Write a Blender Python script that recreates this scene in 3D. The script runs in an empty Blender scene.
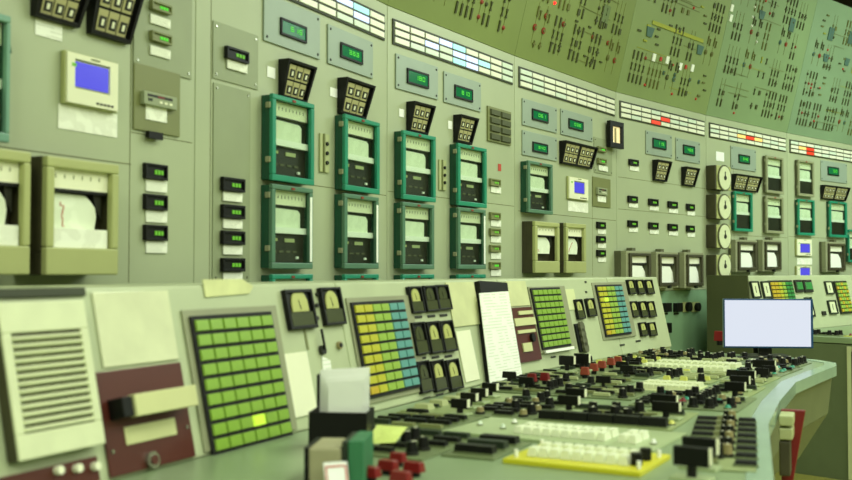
import bpy, math, random
from mathutils import Vector, Matrix
random.seed(7)
scene = bpy.context.scene
COL = scene.collection
# ------------------------------------------------------------------ camera
F = 1000.0; CX = 426.0; CY = 240.0
E = 1.25                                  # eye height
PITCH = math.atan(31.0/F)
FW = Vector((0, math.cos(PITCH), math.sin(PITCH)))
UP = Vector((0, -math.sin(PITCH), math.cos(PITCH)))
RT = Vector((1, 0, 0))
EYE = Vector((0, 0, E))
cam_d = bpy.data.cameras.new('camera'); cam = bpy.data.objects.new('camera', cam_d); COL.objects.link(cam)
cam.location = EYE; cam.rotation_euler = (math.pi/2+PITCH, 0, 0)
cam_d.sensor_width = 36; cam_d.lens = F/852*36; cam_d.clip_start = .05; cam_d.clip_end = 60
cam_d.dof.use_dof = True; cam_d.dof.focus_distance = 5.2; cam_d.dof.aperture_fstop = 3.4
scene.camera = cam
def ray(px, py): return (RT*((px-CX)/F) + UP*((CY-py)/F) + FW)
# ------------------------------------------------------------------ materials
def lin(c): return c/12.92 if c <= .04045 else ((c+.055)/1.055)**2.4
def rgb(r, g, b): return (lin(r/255), lin(g/255), lin(b/255), 1)
MATS = {}
def mat(name, c, rough=.55, metal=0, noise=.06, scale=6, emit=None, es=0, spec=.5, bump=0):
    m = bpy.data.materials.new(name); m.use_nodes = True
    nt = m.node_tree; b = nt.nodes['Principled BSDF']
    b.inputs['Roughness'].default_value = rough; b.inputs['Metallic'].default_value = metal
    b.inputs['Specular IOR Level'].default_value = spec
    col = rgb(*c)
    if noise:
        tc = nt.nodes.new('ShaderNodeTexCoord'); n = nt.nodes.new('ShaderNodeTexNoise')
        n.inputs['Scale'].default_value = scale; n.inputs['Detail'].default_value = 5
        nt.links.new(tc.outputs['Object'], n.inputs['Vector'])
        r = nt.nodes.new('ShaderNodeValToRGB')
        r.color_ramp.elements[0].position = .3; r.color_ramp.elements[1].position = .7
        r.color_ramp.elements[0].color = tuple(x*(1-noise*2) for x in col[:3])+(1,)
        r.color_ramp.elements[1].color = tuple(min(1, x*(1+noise)) for x in col[:3])+(1,)
        nt.links.new(n.outputs['Fac'], r.inputs['Fac']); nt.links.new(r.outputs['Color'], b.inputs['Base Color'])
        if bump:
            bp = nt.nodes.new('ShaderNodeBump'); bp.inputs['Strength'].default_value = bump
            nt.links.new(n.outputs['Fac'], bp.inputs['Height']); nt.links.new(bp.outputs['Normal'], b.inputs['Normal'])
    else:
        b.inputs['Base Color'].default_value = col
    if emit:
        b.inputs['Emission Color'].default_value = rgb(*emit); b.inputs['Emission Strength'].default_value = es
    MATS[name] = m
    return m
def paper_mat(name, c, line, freq=60):
    line = tuple(round(.65*a+.35*b) for a, b in zip(c, line))
    """paper with faint printed lines"""
    m = mat(name, c, rough=.7, noise=0); nt = m.node_tree; b = nt.nodes['Principled BSDF']
    tc = nt.nodes.new('ShaderNodeTexCoord'); mp = nt.nodes.new('ShaderNodeMapping')
    w = nt.nodes.new('ShaderNodeTexWave'); w.bands_direction = 'Y'; w.inputs['Scale'].default_value = freq
    w.inputs['Distortion'].default_value = 0
    n = nt.nodes.new('ShaderNodeTexNoise'); n.inputs['Scale'].default_value = 22; n.inputs['Detail'].default_value = 1
    nt.links.new(tc.outputs['Object'], mp.inputs['Vector']); nt.links.new(mp.outputs['Vector'], w.inputs['Vector'])
    nt.links.new(tc.outputs['Object'], n.inputs['Vector'])
    mu = nt.nodes.new('ShaderNodeMath'); mu.operation = 'MULTIPLY'
    r1 = nt.nodes.new('ShaderNodeMath'); r1.operation = 'GREATER_THAN'; r1.inputs[1].default_value = .72
    r2 = nt.nodes.new('ShaderNodeMath'); r2.operation = 'GREATER_THAN'; r2.inputs[1].default_value = .46
    nt.links.new(w.outputs['Fac'], r1.inputs[0]); nt.links.new(n.outputs['Fac'], r2.inputs[0])
    nt.links.new(r1.outputs[0], mu.inputs[0]); nt.links.new(r2.outputs[0], mu.inputs[1])
    mx = nt.nodes.new('ShaderNodeMix'); mx.data_type = 'RGBA'
    mx.inputs['A'].default_value = rgb(*c); mx.inputs['B'].default_value = rgb(*line)
    nt.links.new(mu.outputs[0], mx.inputs['Factor']); nt.links.new(mx.outputs['Result'], b.inputs['Base Color'])
    return m
def glass_mat(name):
    m = bpy.data.materials.new(name); m.use_nodes = True; nt = m.node_tree
    for n in list(nt.nodes): nt.nodes.remove(n)
    o = nt.nodes.new('ShaderNodeOutputMaterial'); t = nt.nodes.new('ShaderNodeBsdfTransparent'); g = nt.nodes.new('ShaderNodeBsdfGlossy')
    g.inputs['Roughness'].default_value = .08; t.inputs['Color'].default_value = (.93, .97, .93, 1)
    x = nt.nodes.new('ShaderNodeMixShader'); x.inputs[0].default_value = .05
    nt.links.new(t.outputs[0], x.inputs[1]); nt.links.new(g.outputs[0], x.inputs[2]); nt.links.new(x.outputs[0], o.inputs[0])
    MATS[name] = m
G_WALL = (172, 184, 138)
mat('wall_paint', (170, 180, 144), rough=.42, noise=.03, scale=3)
mat('plate_light', (178, 186, 134), rough=.42, noise=.03, scale=3)
mat('plate_grey', (146, 156, 120), rough=.45, noise=.03)
mat('plate_blue', (150, 166, 148), rough=.4, noise=.03)
mat('plate_olive', (122, 128, 78), rough=.45, noise=.03)
mat('seam', (96, 98, 58), rough=.8, noise=0)
mat('board', (132, 150, 92), rough=.5, noise=.05, scale=2)
mat('board_teal', (128, 154, 118), rough=.5, noise=.05, scale=2)
mat('board_mid', (130, 154, 108), rough=.5, noise=.05, scale=2)
mat('board_left', (126, 142, 76), rough=.5, noise=.05, scale=2)
mat('lower_green', (134, 170, 132), rough=.45, noise=.04)
mat('console', (182, 192, 152), rough=.4, noise=.05, scale=4)
mat('console_light', (200, 206, 158), rough=.4, noise=.05)
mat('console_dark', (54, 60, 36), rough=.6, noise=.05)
mat('desk', (134, 154, 114), rough=.35, noise=.05, scale=5)
mat('desk_edge', (150, 176, 152), rough=.2, noise=.03)
mat('desk_body', (104, 112, 78), rough=.5, noise=.06)
mat('module', (144, 158, 104), rough=.45, noise=.05, scale=8)
mat('module_grey', (112, 126, 84), rough=.45, noise=.08, scale=12)
mat('yellow', (208, 204, 40), rough=.45, noise=.04)
mat('cream_key', (216, 222, 180), rough=.4, noise=.03, scale=20)
mat('white_key', (232, 238, 206), rough=.4, noise=.02)
mat('pale_yellow', (216, 218, 110), rough=.45, noise=.04)
mat('black', (9, 10, 7), rough=.45, noise=.1, spec=.3)
mat('black_matt', (7, 7, 5), rough=.7, noise=0)
mat('dark', (30, 32, 20), rough=.5, noise=.15, scale=40)
mat('dark_green', (26, 40, 22), rough=.5, noise=.1)
mat('slot', (36, 38, 14), rough=.8, noise=0)
mat('teal', (34, 140, 108), rough=.35, noise=.05)
mat('teal_pale', (112, 158, 134), rough=.35, noise=.05)
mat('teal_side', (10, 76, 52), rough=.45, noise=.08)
mat('teal_grey', (84, 124, 98), rough=.4, noise=.05)
mat('beige', (172, 178, 116), rough=.45, noise=.03)
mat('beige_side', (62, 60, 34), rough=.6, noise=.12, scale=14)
mat('grey_case', (146, 150, 116), rough=.45, noise=.05)
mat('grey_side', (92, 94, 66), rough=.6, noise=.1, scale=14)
mat('cream', (234, 236, 202), rough=.6, noise=.02)
mat('white', (244, 248, 234), rough=.6, noise=.015)
mat('paper_plain', (246, 249, 240), rough=.75, noise=.015)
mat('paper_old', (212, 216, 156), rough=.75, noise=.06, scale=14)
paper_mat('paper_text', (242, 246, 230), (170, 176, 150), 28)
paper_mat('label_text', (242, 246, 226), (150, 156, 122), 90)
paper_mat('label_fine', (242, 246, 226), (120, 128, 96), 130)
paper_mat('chart', (232, 240, 214), (176, 190, 150), 160)
mat('red_line', (186, 70, 50), rough=.7, noise=0)
mat('orange_strip', (200, 160, 40), rough=.6, noise=0)
mat('maroon', (84, 36, 26), rough=.35, noise=.1, scale=5)
mat('red', (124, 10, 16), rough=.35, noise=.05)
mat('rust', (150, 62, 40), rough=.5, noise=.05)
mat('metal', (176, 178, 160), rough=.25, metal=.9, noise=0)
mat('tile_off', (236, 238, 214), rough=.35, noise=.02, scale=30)
mat('tile_pale', (216, 230, 208), rough=.35, noise=.02, scale=30)
mat('tile_frame', (36, 42, 8), rough=.5, noise=0)
mat('tile_green', (138, 176, 66), rough=.3, noise=.04, scale=30)
mat('tile_yellow', (192, 190, 58), rough=.3, noise=.04, scale=30)
mat('tile_orange', (200, 172, 50), rough=.3, noise=.04, scale=30)
mat('tile_lime', (152, 186, 76), rough=.3, noise=.04, scale=30)
mat('tile_blue', (100, 160, 152), rough=.3, noise=.04, scale=30)
mat('tile_deep', (60, 140, 70), rough=.3, noise=.04, scale=30)
mat('lit_white', (120, 125, 130), noise=0, emit=(205, 225, 255), es=1.25)
mat('lit_cyan', (100, 125, 120), noise=0, emit=(170, 245, 225), es=1.15)
mat('lit_red', (120, 40, 20), noise=0, emit=(240, 50, 15), es=1.0)
mat('lit_amber', (150, 120, 60), noise=0, emit=(250, 215, 120), es=1.0)
mat('lit_tile', (150, 170, 40), noise=0, emit=(190, 235, 60), es=.9)
mat('glyph', (40, 120, 20), noise=0, emit=(80, 215, 40), es=.9)
mat('glyph_dim', (90, 160, 40), noise=0, emit=(100, 180, 30), es=.35)
mat('screen_green', (14, 70, 44), rough=.12, noise=0, emit=(20, 130, 70), es=.5)
mat('screen_blue', (10, 10, 40), rough=.2, noise=0, emit=(84, 80, 226), es=1.0)
mat('screen_white', (10, 10, 12), rough=.3, noise=0, emit=(226, 233, 247), es=.95)
mat('bezel_blue', (24, 66, 110), rough=.3, noise=0)
mat('sym_dark', (66, 72, 30), rough=.6, noise=0)
mat('sym_olive', (100, 104, 46), rough=.6, noise=0)
mat('sym_teal', (70, 104, 92), rough=.6, noise=0)
mat('sym_yellow', (158, 164, 50), rough=.6, noise=0)
mat('sym_red', (140, 50, 24), rough=.5, noise=0)
mat('sym_line', (116, 120, 60), rough=.7, noise=0)
mat('meter_glass', (186, 190, 112), rough=.3, noise=.04)
mat('meter_low', (70, 76, 46), rough=.25, noise=.05)
mat('floor', (150, 148, 72), rough=.4, noise=.08, scale=2)
mat('ceiling', (58, 50, 34), rough=.8, noise=.05)
mat('room_wall', (150, 152, 120), rough=.7, noise=.04, scale=1)
mat('green_box', (52, 120, 78), rough=.5, noise=.06)
mat('wood_tan', (150, 140, 92), rough=.5, noise=.1)
mat('scale_tan', (176, 172, 120), rough=.5, noise=.05)
mat('dark_panel', (74, 80, 46), rough=.6, noise=.04)
mat('lamp_diffuser', (240, 245, 235), noise=0, emit=(235, 255, 215), es=3)
glass_mat('glass')
# ------------------------------------------------------------------ mesh builder
class MB:
    def __init__(s): s.v = []; s.f = []; s.m = []; s.ms = []
    def mi(s, m):
        if m not in s.ms: s.ms.append(m)
        return s.ms.index(m)
    def quad(s, pts, m):
        i = len(s.v); s.v += [tuple(p) for p in pts]; s.f.append(tuple(range(i, i+len(pts)))); s.m.append(s.mi(m)); return s
    def hexa(s, p, m):      # p: 8 points, bottom 4 (ccw) then top 4
        i = len(s.v); s.v += [tuple(q) for q in p]; k = s.mi(m)
        for f in ((0, 3, 2, 1), (4, 5, 6, 7), (0, 1, 5, 4), (1, 2, 6, 5), (2, 3, 7, 6), (3, 0, 4, 7)):
            s.f.append(tuple(i+j for j in f)); s.m.append(k)
        return s
    def box(s, x0, x1, y0, y1, z0, z1, m):
        return s.hexa([(x0, y0, z0), (x1, y0, z0), (x1, y1, z0), (x0, y1, z0), (x0, y0, z1), (x1, y0, z1), (x1, y1, z1), (x0, y1, z1)], m)
    def taper(s, x0, x1, y0, y1, z0, z1, t, m):   # box with top inset by t
        return s.hexa([(x0, y0, z0), (x1, y0, z0), (x1, y1, z0), (x0, y1, z0), (x0+t, y0+t, z1), (x1-t, y0+t, z1), (x1-t, y1-t, z1), (x0+t, y1-t, z1)], m)
    def prism(s, poly, z0, z1, m):
        n = len(poly); i = len(s.v); k = s.mi(m)
        s.v += [(p[0], p[1], z0) for p in poly]+[(p[0], p[1], z1) for p in poly]
        s.f.append(tuple(i+j for j in reversed(range(n)))); s.m.append(k)
        s.f.append(tuple(i+n+j for j in range(n))); s.m.append(k)
        for j in range(n):
            s.f.append((i+j, i+(j+1) % n, i+n+(j+1) % n, i+n+j)); s.m.append(k)
        return s
    def cyl(s, cx, cy, r, z0, z1, m, n=14, r1=None):
        r1 = r if r1 is None else r1
        i = len(s.v); k = s.mi(m)
        for rr, z in ((r, z0), (r1, z1)):
            s.v += [(cx+rr*math.cos(2*math.pi*j/n), cy+rr*math.sin(2*math.pi*j/n), z) for j in range(n)]
        s.f.append(tuple(i+j for j in reversed(range(n)))); s.m.append(k)
        s.f.append(tuple(i+n+j for j in range(n))); s.m.append(k)
        for j in range(n):
            s.f.append((i+j, i+(j+1) % n, i+n+(j+1) % n, i+n+j)); s.m.append(k)
        return s
    def ring(s, x0, x1, y0, y1, b, z0, z1, m, bt=None, bb=None):   # rectangular frame
        bt = b if bt is None else bt; bb = b if bb is None else bb
        s.box(x0, x1, y0, y0+bb, z0, z1, m); s.box(x0, x1, y1-bt, y1, z0, z1, m)
        s.box(x0, x0+b, y0+bb, y1-bt, z0, z1, m); s.box(x1-b, x1, y0+bb, y1-bt, z0, z1, m)
        return s
    def mesh(s, name):
        me = bpy.data.meshes.new(name); me.from_pydata(s.v, [], s.f)
        for m in s.ms: me.materials.append(MATS[m])
        for p, k in zip(me.polygons, s.m): p.material_index = k
        me.update(); return me
    def build(s, name, parent=None, bevel=0, M=None, smooth=False):
        return link(name, s.mesh(name), parent, bevel, M)
def link(name, me, parent=None, bevel=0, M=None):
    o = bpy.data.objects.new(name, me); COL.objects.link(o)
    if parent: o.parent = parent
    if M is not None: o.matrix_local = M
    if bevel:
        b = o.modifiers.new('bevel', 'BEVEL'); b.width = bevel; b.segments = 2; b.limit_method = 'ANGLE'
    return o
def tag(o, label, cat, group=None):
    o['label'] = label; o['category'] = cat
    if group: o['group'] = group
    return o
def thing(name, label, cat, M, group=None):
    o = bpy.data.objects.new(name, None); COL.objects.link(o); o.empty_display_size = .05
    o.matrix_world = M; return tag(o, label, cat, group)
def struct(o, label=None):
    o['kind'] = 'structure'
    if label: o['label'] = label
    return o
def copy_thing(o, M, label):
    def rec(src, parent):
        c = src.copy(); COL.objects.link(c); c.parent = parent
        for ch in KIDS(src): rec(ch, c)
        return c
    c = rec(o, None); c.matrix_world = M; c['label'] = label
    return c
def KIDS(o): return [x for x in bpy.data.objects if x.parent == o]
# ------------------------------------------------------------------ frames
class Frame:
    def __init__(s, O, u, w):
        s.O = Vector(O); s.u = Vector(u).normalized(); s.w = Vector(w).normalized(); s.n = s.u.cross(s.w).normalized()
    def at(s, px, py, off=0):
        d = ray(px, py); t = ((s.O+s.n*off)-EYE).dot(s.n)/d.dot(s.n)
        p = EYE+d*t-s.O
        return p.dot(s.u), p.dot(s.w)
    def rect(s, x0, x1, y0, y1, off=0):
        xm = (x0+x1)/2; ym = (y0+y1)/2
        return s.at(x0, ym, off)[0], s.at(x1, ym, off)[0], s.at(xm, y1, off)[1], s.at(xm, y0, off)[1]
    def M(s, a, b, off=0):
        o = s.O+s.u*a+s.w*b+s.n*off
        m = Matrix.Identity(4)
        for i in range(3): m[i][0] = s.u[i]; m[i][1] = s.w[i]; m[i][2] = s.n[i]; m[i][3] = o[i]
        return m
W2 = lambda x, y: Vector((x, y))
P = [W2(-1.778, .835), W2(-1.241, 1.937), W2(-.704, 3.035), W2(-.161, 4.13), W2(.4546, 5.107), W2(1.174, 6.148), W2(1.985, 7.063), W2(2.89, 7.98), W2(3.83, 8.84), W2(4.82, 9.62)]
NF = len(P)-1
def seg(i):
    d = (P[i+1]-P[i]); L = d.length; d = d/L
    return d, Vector((d.y, -d.x)), L
def bis(i):
    if i == 0: return seg(0)[1]
    if i == NF: return seg(NF-1)[1]
    n = seg(i-1)[1]+seg(i)[1]; n.normalize()
    return n/n.dot(seg(i)[1])
Z_TOP = 1.105; LEAN = .26
def v3(p, z): return Vector((p.x, p.y, E+z))
WALL = []; BOARD = []; FACE = []
CG = .5; CZ = -.032; CT = .22
K = [P[i]+bis(i)*CG for i in range(NF+1)]
for i in range(NF):
    d, n, L = seg(i)
    WALL.append(Frame(v3(P[i], 0), (d.x, d.y, 0), (0, 0, 1)))
    BOARD.append(Frame(v3(P[i], Z_TOP), (d.x, d.y, 0), (n.x*LEAN, n.y*LEAN, 1)))
    FACE.append(Frame(v3(K[i], CZ), (d.x, d.y, 0), (-n.x*CT, -n.y*CT, 1)))
# facet index by name: wall facets 1..6 are the ones in view (x<194, 194-387, 387-515, 515-617, 617-707, 707-788, 788-)
WA, WB, WC, WD, WE, WF, WG = 1, 2, 3, 4, 5, 6, 7
ORD = ['far left', 'left', 'left centre', 'centre', 'right centre', 'right', 'far right', 'rightmost', 'out']
# ------------------------------------------------------------------ room
def room():
    b = MB(); b.box(-5, 9, -5, 12, -.06, 0, 'floor'); struct(b.build('floor'))
    b = MB(); b.box(-5, 9, -5, 12, 4.0, 4.06, 'ceiling'); struct(b.build('ceiling'))
    b = MB(); b.box(-5, 9, -5.1, -5, 0, 4.0, 'room_wall'); struct(b.build('wall_back'))
    b = MB(); b.box(9, 9.1, -5, 12, 0, 4.0, 'room_wall'); struct(b.build('wall_right'))
    b = MB(); b.box(-5.1, -5, -5, 12, 0, 4.0, 'room_wall'); struct(b.build('wall_left'))
    b = MB(); b.box(-5, 9, 12, 12.1, 0, 4.0, 'room_wall'); struct(b.build('wall_front'))
room()
BT = 1.06   # board height above Z_TOP (vertical)
def panels():
    for i in range(NF):
        a, c = P[i], P[i+1]; na, nc = bis(i), bis(i+1)
        back = .08
        root = thing('instrument_panel', '%s tall pale green steel section of the curved instrument wall' % ['nearest', 'second nearest', 'third', 'fourth', 'fifth', 'sixth', 'seventh', 'eighth', 'ninth'][i],
                     'control panel', WALL[i].M(0, -E, 0), 'steel sections of the instrument wall')
        inv = root.matrix_world.inverted()
        def hx(z0, z1, m, fo=0.0, g=.0015):
            b = MB(); pts = []
            d = (c-a).normalized()*g
            for z in (z0, z1):
                for q in (a-na*back+d, a+na*fo+d, c+nc*fo-d, c-nc*back-d):
                    pts.append(inv @ v3(q, z))
            return b.hexa(pts, m)
        hx(-.13, Z_TOP, 'wall_paint').build('panel_sheet', root, bevel=.002)
        hx(-1.25, -.132, 'lower_green' if i == WE else 'wall_paint').build('base_cabinet', root)
        # mimic board above
        r2 = thing('mimic_board', '%s olive green mimic diagram board sloping above the instrument wall' % ['nearest', 'second nearest', 'third', 'fourth', 'fifth', 'sixth', 'seventh', 'eighth', 'ninth'][i],
                   'mimic board', BOARD[i].M(0, 0, 0), 'sections of the mimic diagram board')
        inv2 = r2.matrix_world.inverted()
        b = MB(); pts = []; d = (c-a).normalized()*.0012
        for z, o in ((Z_TOP+.002, 0), (Z_TOP+BT, None)):
            o = (z-Z_TOP)*LEAN
            for q in (a+na*(o-.05)+d, a+na*o+d, c+nc*o-d, c+nc*(o-.05)-d):
                pts.append(inv2 @ v3(q, z))
        b.hexa(pts, 'board_teal' if i >= WG else 'board_mid' if i == WF else 'board' if i == WE else 'board_left').build('board_sheet', r2)
        BOARDS.append(r2); PANELS.append(root)
BOARDS = []; PANELS = []
panels()

# ------------------------------------------------------------------ wall instruments
def plate(fr, x0, x1, y0, y1, m, name='mounting_plate', label=None, cat='cover plate', th=.004):
    a0, a1, b0, b1 = fr.rect(x0, x1, y0, y1, th)
    w, h = a1-a0, b1-b0
    t = thing(name, label, cat, fr.M(a0, b0, .001))
    pp = MB().box(0, w, 0, h, 0, th, m).build('plate', t, bevel=.001)
    b = MB()
    for x in (.015, w-.015):
        for y in (.015, h-.015): b.cyl(x, y, .004, th, th+.002, 'metal', 8)
    b.build('screws', pp)
    return t
def recorder_green(fr, x0, x1, y0, y1, label, case='teal', side='teal_side', p=.085, low='dark', seed=0, strip='white', bright=False):
    p = p*.6
    a0, a1, b0, b1 = fr.rect(x0, x1, y0, y1, p)
    w, h = a1-a0, b1-b0; R = random.Random(seed)
    t = thing('chart_recorder', label, 'chart recorder', fr.M(a0, b0, .001), 'chart recorders on the instrument wall')
    bd = .085*w; q = p-.002
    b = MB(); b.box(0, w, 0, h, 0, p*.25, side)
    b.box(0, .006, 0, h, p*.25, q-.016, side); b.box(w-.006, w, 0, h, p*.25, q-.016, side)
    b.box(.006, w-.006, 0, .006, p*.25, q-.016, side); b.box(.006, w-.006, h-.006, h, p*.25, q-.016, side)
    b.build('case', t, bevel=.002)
    df = MB().ring(-.003, w+.003, -.003, h+.003, bd, q-.015, q, case, bt=.06*h, bb=.075*h).build('door_frame', t, bevel=.003)
    zi = p*.25+.001
    sp = MB().box(bd*.6, w-bd*.6, .765*h, .95*h, zi, q-.022, 'cream').build('scale_plate', t)
    b = MB()
    for k in range(9): b.box(w*(.16+.085*k), w*(.16+.085*k)+.0025, .85*h, .89*h, q-.022, q-.0212, 'dark')
    b.box(bd*.6, w-bd*.6, .76*h, .772*h, q-.022, q-.0205, 'dark')
    b.build('scale_marks', sp)
    MB().box(bd*.6, w-bd*.6, .50*h, .76*h, zi, zi+.006, 'dark_green').build('chart_recess', t)
    sh = R.uniform(-.02, .03)
    MB().prism([(.14*w, .50*h), (.84*w, .50*h), (.84*w, (.69+sh)*h), (.78*w, .725*h), (.14*w, .735*h)], zi+.007, q-.028, 'chart').build('chart_paper', t)
    MB().box(bd*.6, w-bd*.6, .425*h, .50*h, zi, q-.018, strip).build('paper_guide', t)
    b = MB(); b.box(bd*.6, w-bd*.6, .07*h, .42*h, zi, q-.032, low)
    du = b.build('drive_unit', t)
    b = MB()
    b.box(.46*w, .70*w, .32*h, .365*h, q-.031, q-.028, 'plate_light'); b.box(.16*w, .28*w, .33*h, .365*h, q-.031, q-.028, 'beige')
    for k in range(4): b.box(.16*w+k*.17*w, .26*w+k*.17*w, .19*h, .215*h, q-.031, q-.029, 'grey_side')
    b.build('drive_labels', du)
    b = MB(); b.box(.74*w, .80*w, .115*h, .145*h, q-.031, q-.026, 'white'); b.box(.16*w, .2*w, .13*h, .16*h, q-.031, q-.026, 'cream'); b.build('feed_button', du)
    for yy in (.2, .84):
        MB().box(-.010, 0, yy*h, (yy+.07)*h, p*.45, p*.8, 'grey_case').build('hinge', df, bevel=.002)
    MB().hexa([(w, .78*h, p*.5), (w+.012, .72*h, p*.5), (w+.012, .74*h, p*.5), (w+.002, .9*h, p*.5), (w, .78*h, p*.8), (w+.012, .72*h, p*.8), (w+.012, .74*h, p*.8), (w+.002, .9*h, p*.8)], side).build('latch', df)
    MB().box(.45*w, .52*w, .962*h, .99*h, q, q+.003, 'sym_red').build('lamp', df)
    MB().box(bd*.8, w-bd*.8, .06*h, .96*h, q-.012, q-.010, 'glass').build('glass_pane', df)
    if bright:
        MB().box(w-bd*.9, w-bd*.25, .08*h, .9*h, q, q+.0015, 'white').build('trim_strip', df)
    return t
def recorder_beige(fr, x0, x1, y0, y1, label, p=.11, seed=0, label_strip=True):
    a0, a1, b0, b1 = fr.rect(x0, x1, y0, y1, p)
    w, h = a1-a0, b1-b0
    t = thing('strip_chart_recorder', label, 'chart recorder', fr.M(a0, b0, .001), 'beige recorders on the instrument wall')
    q = p-.001
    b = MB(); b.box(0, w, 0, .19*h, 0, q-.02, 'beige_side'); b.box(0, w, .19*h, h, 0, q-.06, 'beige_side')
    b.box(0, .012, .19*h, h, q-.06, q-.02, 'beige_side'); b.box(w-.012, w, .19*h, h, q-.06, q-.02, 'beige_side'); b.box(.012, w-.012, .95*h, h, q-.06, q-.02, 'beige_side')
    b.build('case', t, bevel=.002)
    MB().ring(0, w, 0, h, .10*w, q-.0199, q, 'beige', bt=.09*h, bb=.235*h).build('front_frame', t, bevel=.004)
    sp = MB().box(.09*w, .90*w, .74*h, .92*h, q-.055, q-.018, 'cream').build('scale_plate', t)
    b = MB()
    for k in range(6): b.box((.17+.12*k)*w, (.17+.12*k)*w+.003, .83*h, .865*h, q-.018, q-.0172, 'plate_olive')
    b.build('scale_marks', sp)
    MB().box(.08*w, .92*w, .715*h, .74*h, q-.055, q-.016, 'black').build('pen_rail', t)
    cp = MB().prism([(.10*w, .38*h), (.76*w, .38*h), (.79*w, .52*h), (.77*w, .60*h), (.70*w, .66*h), (.62*w, .70*h), (.10*w, .705*h)], q-.057, q-.03, 'chart').build('chart_paper', t)
    R = random.Random(seed); b = MB(); x, y = .34, .42
    for k in range(6):
        nx, ny = x+R.uniform(-.05, .05), y+.035
        b.box(min(x, nx)*w, max(x, nx)*w+.002, y*h, y*h+.002, q-.03, q-.029, 'red_line'); b.box(nx*w, nx*w+.002, y*h, ny*h, q-.03, q-.029, 'red_line'); x, y = nx, ny
    b.build('pen_trace', cp)
    if label_strip: MB().box(.10*w, .88*w, .235*h, .40*h, q-.03, q-.012, 'label_text').build('label_sheet', t)
    MB().prism([(.78*w, .6*h), (.86*w, .5*h), (.86*w, .74*h), (.74*w, .74*h)], q-.05, q-.03, 'dark').build('pen_arm', t)
    return t
def recorder_grey(fr, x0, x1, y0, y1, label, p=.10):
    a0, a1, b0, b1 = fr.rect(x0, x1, y0, y1, p)
    w, h = a1-a0, b1-b0; q = p-.001
    t = thing('panel_recorder', label, 'chart recorder', fr.M(a0, b0, .001), 'grey framed recorders low on the instrument wall')
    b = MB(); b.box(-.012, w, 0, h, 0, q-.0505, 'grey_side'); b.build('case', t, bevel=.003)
    MB().ring(-.012, w, 0, h, .10*w, q-.05, q-.012, 'grey_case', bt=.1*h, bb=.12*h).build('outer_frame', t, bevel=.003)
    MB().ring(.05*w, .93*w, .06*h, .94*h, .09*w, q-.012, q, 'beige_side', bt=.07*h, bb=.09*h).build('inner_frame', t, bevel=.002)
    MB().box(.14*w, .84*w, .68*h, .86*h, q-.05, q-.02, 'tile_off').build('scale_plate', t)
    MB().box(.14*w, .84*w, .63*h, .68*h, q-.05, q-.018, 'dark').build('pen_rail', t)
    MB().prism([(.2*w, .15*h), (.86*w, .15*h), (.80*w, .45*h), (.68*w, .60*h), (.16*w, .62*h)], q-.05, q-.025, 'white').build('chart_paper', t)
    MB().cyl(.5*w, .04*h, .012, q-.012, q+.008, 'dark', 10).build('knob', t)
    MB().box(.42*w, .56*w, h, h+.02, .01, .05, 'grey_side').build('top_catch', t)
    return t
def hooded(fr, x0, xr, y0, y1, label, groups=1, D=.045, cols=3, fl=.17):
    """black hooded box of small vertical scales; wider and deeper at the top than at the bottom"""
    d = .018
    if groups > 1: fl *= .5
    a0 = fr.at(x0, (y0+y1)/2, 0)[0]; a1 = fr.at(xr, y1, d)[0]; xm = (x0+xr)/2
    bt = fr.at(xm+3, y0, D)[1]; bb = fr.at(xm, y1, d)[1]
    w, h = a1-a0, bt-bb
    t = thing('hooded_indicator', label, 'indicator', fr.M(a0, bb, .001), 'black hooded position indicators')
    f = .010
    def Z(y): return d+(D-d)*y/h
    def X(x, y): return x*(1+fl*y/h)
    def slab(b, x_0, x_1, y_0, y_1, o0, o1, m):      # o0 / o1: depth behind the sloping front; None = wall side
        def z(y, o): return 0 if o is None else Z(y)-o
        b.hexa([(X(x_0, y_0), y_0, z(y_0, o0)), (X(x_1, y_0), y_0, z(y_0, o0)), (X(x_1, y_0), y_0, z(y_0, o1)), (X(x_0, y_0), y_0, z(y_0, o1)),
                (X(x_0, y_1), y_1, z(y_1, o0)), (X(x_1, y_1), y_1, z(y_1, o0)), (X(x_1, y_1), y_1, z(y_1, o1)), (X(x_0, y_1), y_1, z(y_1, o1))], m)
    b = MB()
    slab(b, 0, f, 0, h, None, 0, 'black'); slab(b, w-f, w, 0, h, None, 0, 'black'); slab(b, f, w-f, 0, f, None, 0, 'black'); slab(b, f, w-f, h-f, h, None, 0, 'black')
    slab(b, f, w-f, f, h-f, None, .012, 'black')
    b.build('hood', t, bevel=.001)
    gw = (w-2*f)/groups
    for g in range(groups):
        for c in range(cols):
            for r in range(2):
                cw = gw*.25; xa = f+g*gw+gw*(.09+c*.285); xb = xa+cw; ya = h*(.10+r*.42); yb = ya+h*.37
                b = MB()
                slab(b, xa, xb, ya, yb, .0115, .009, 'scale_tan')
                slab(b, xa+cw*.18, xb-cw*.10, ya+h*.05, yb-h*.12, .009, .0075, 'dark')
                slab(b, xa+cw*.40, xb-cw*.34, ya+h*.09, yb-h*.17, .0075, .006, 'cream')
                b.build('position_scale', t)
    return t
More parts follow.
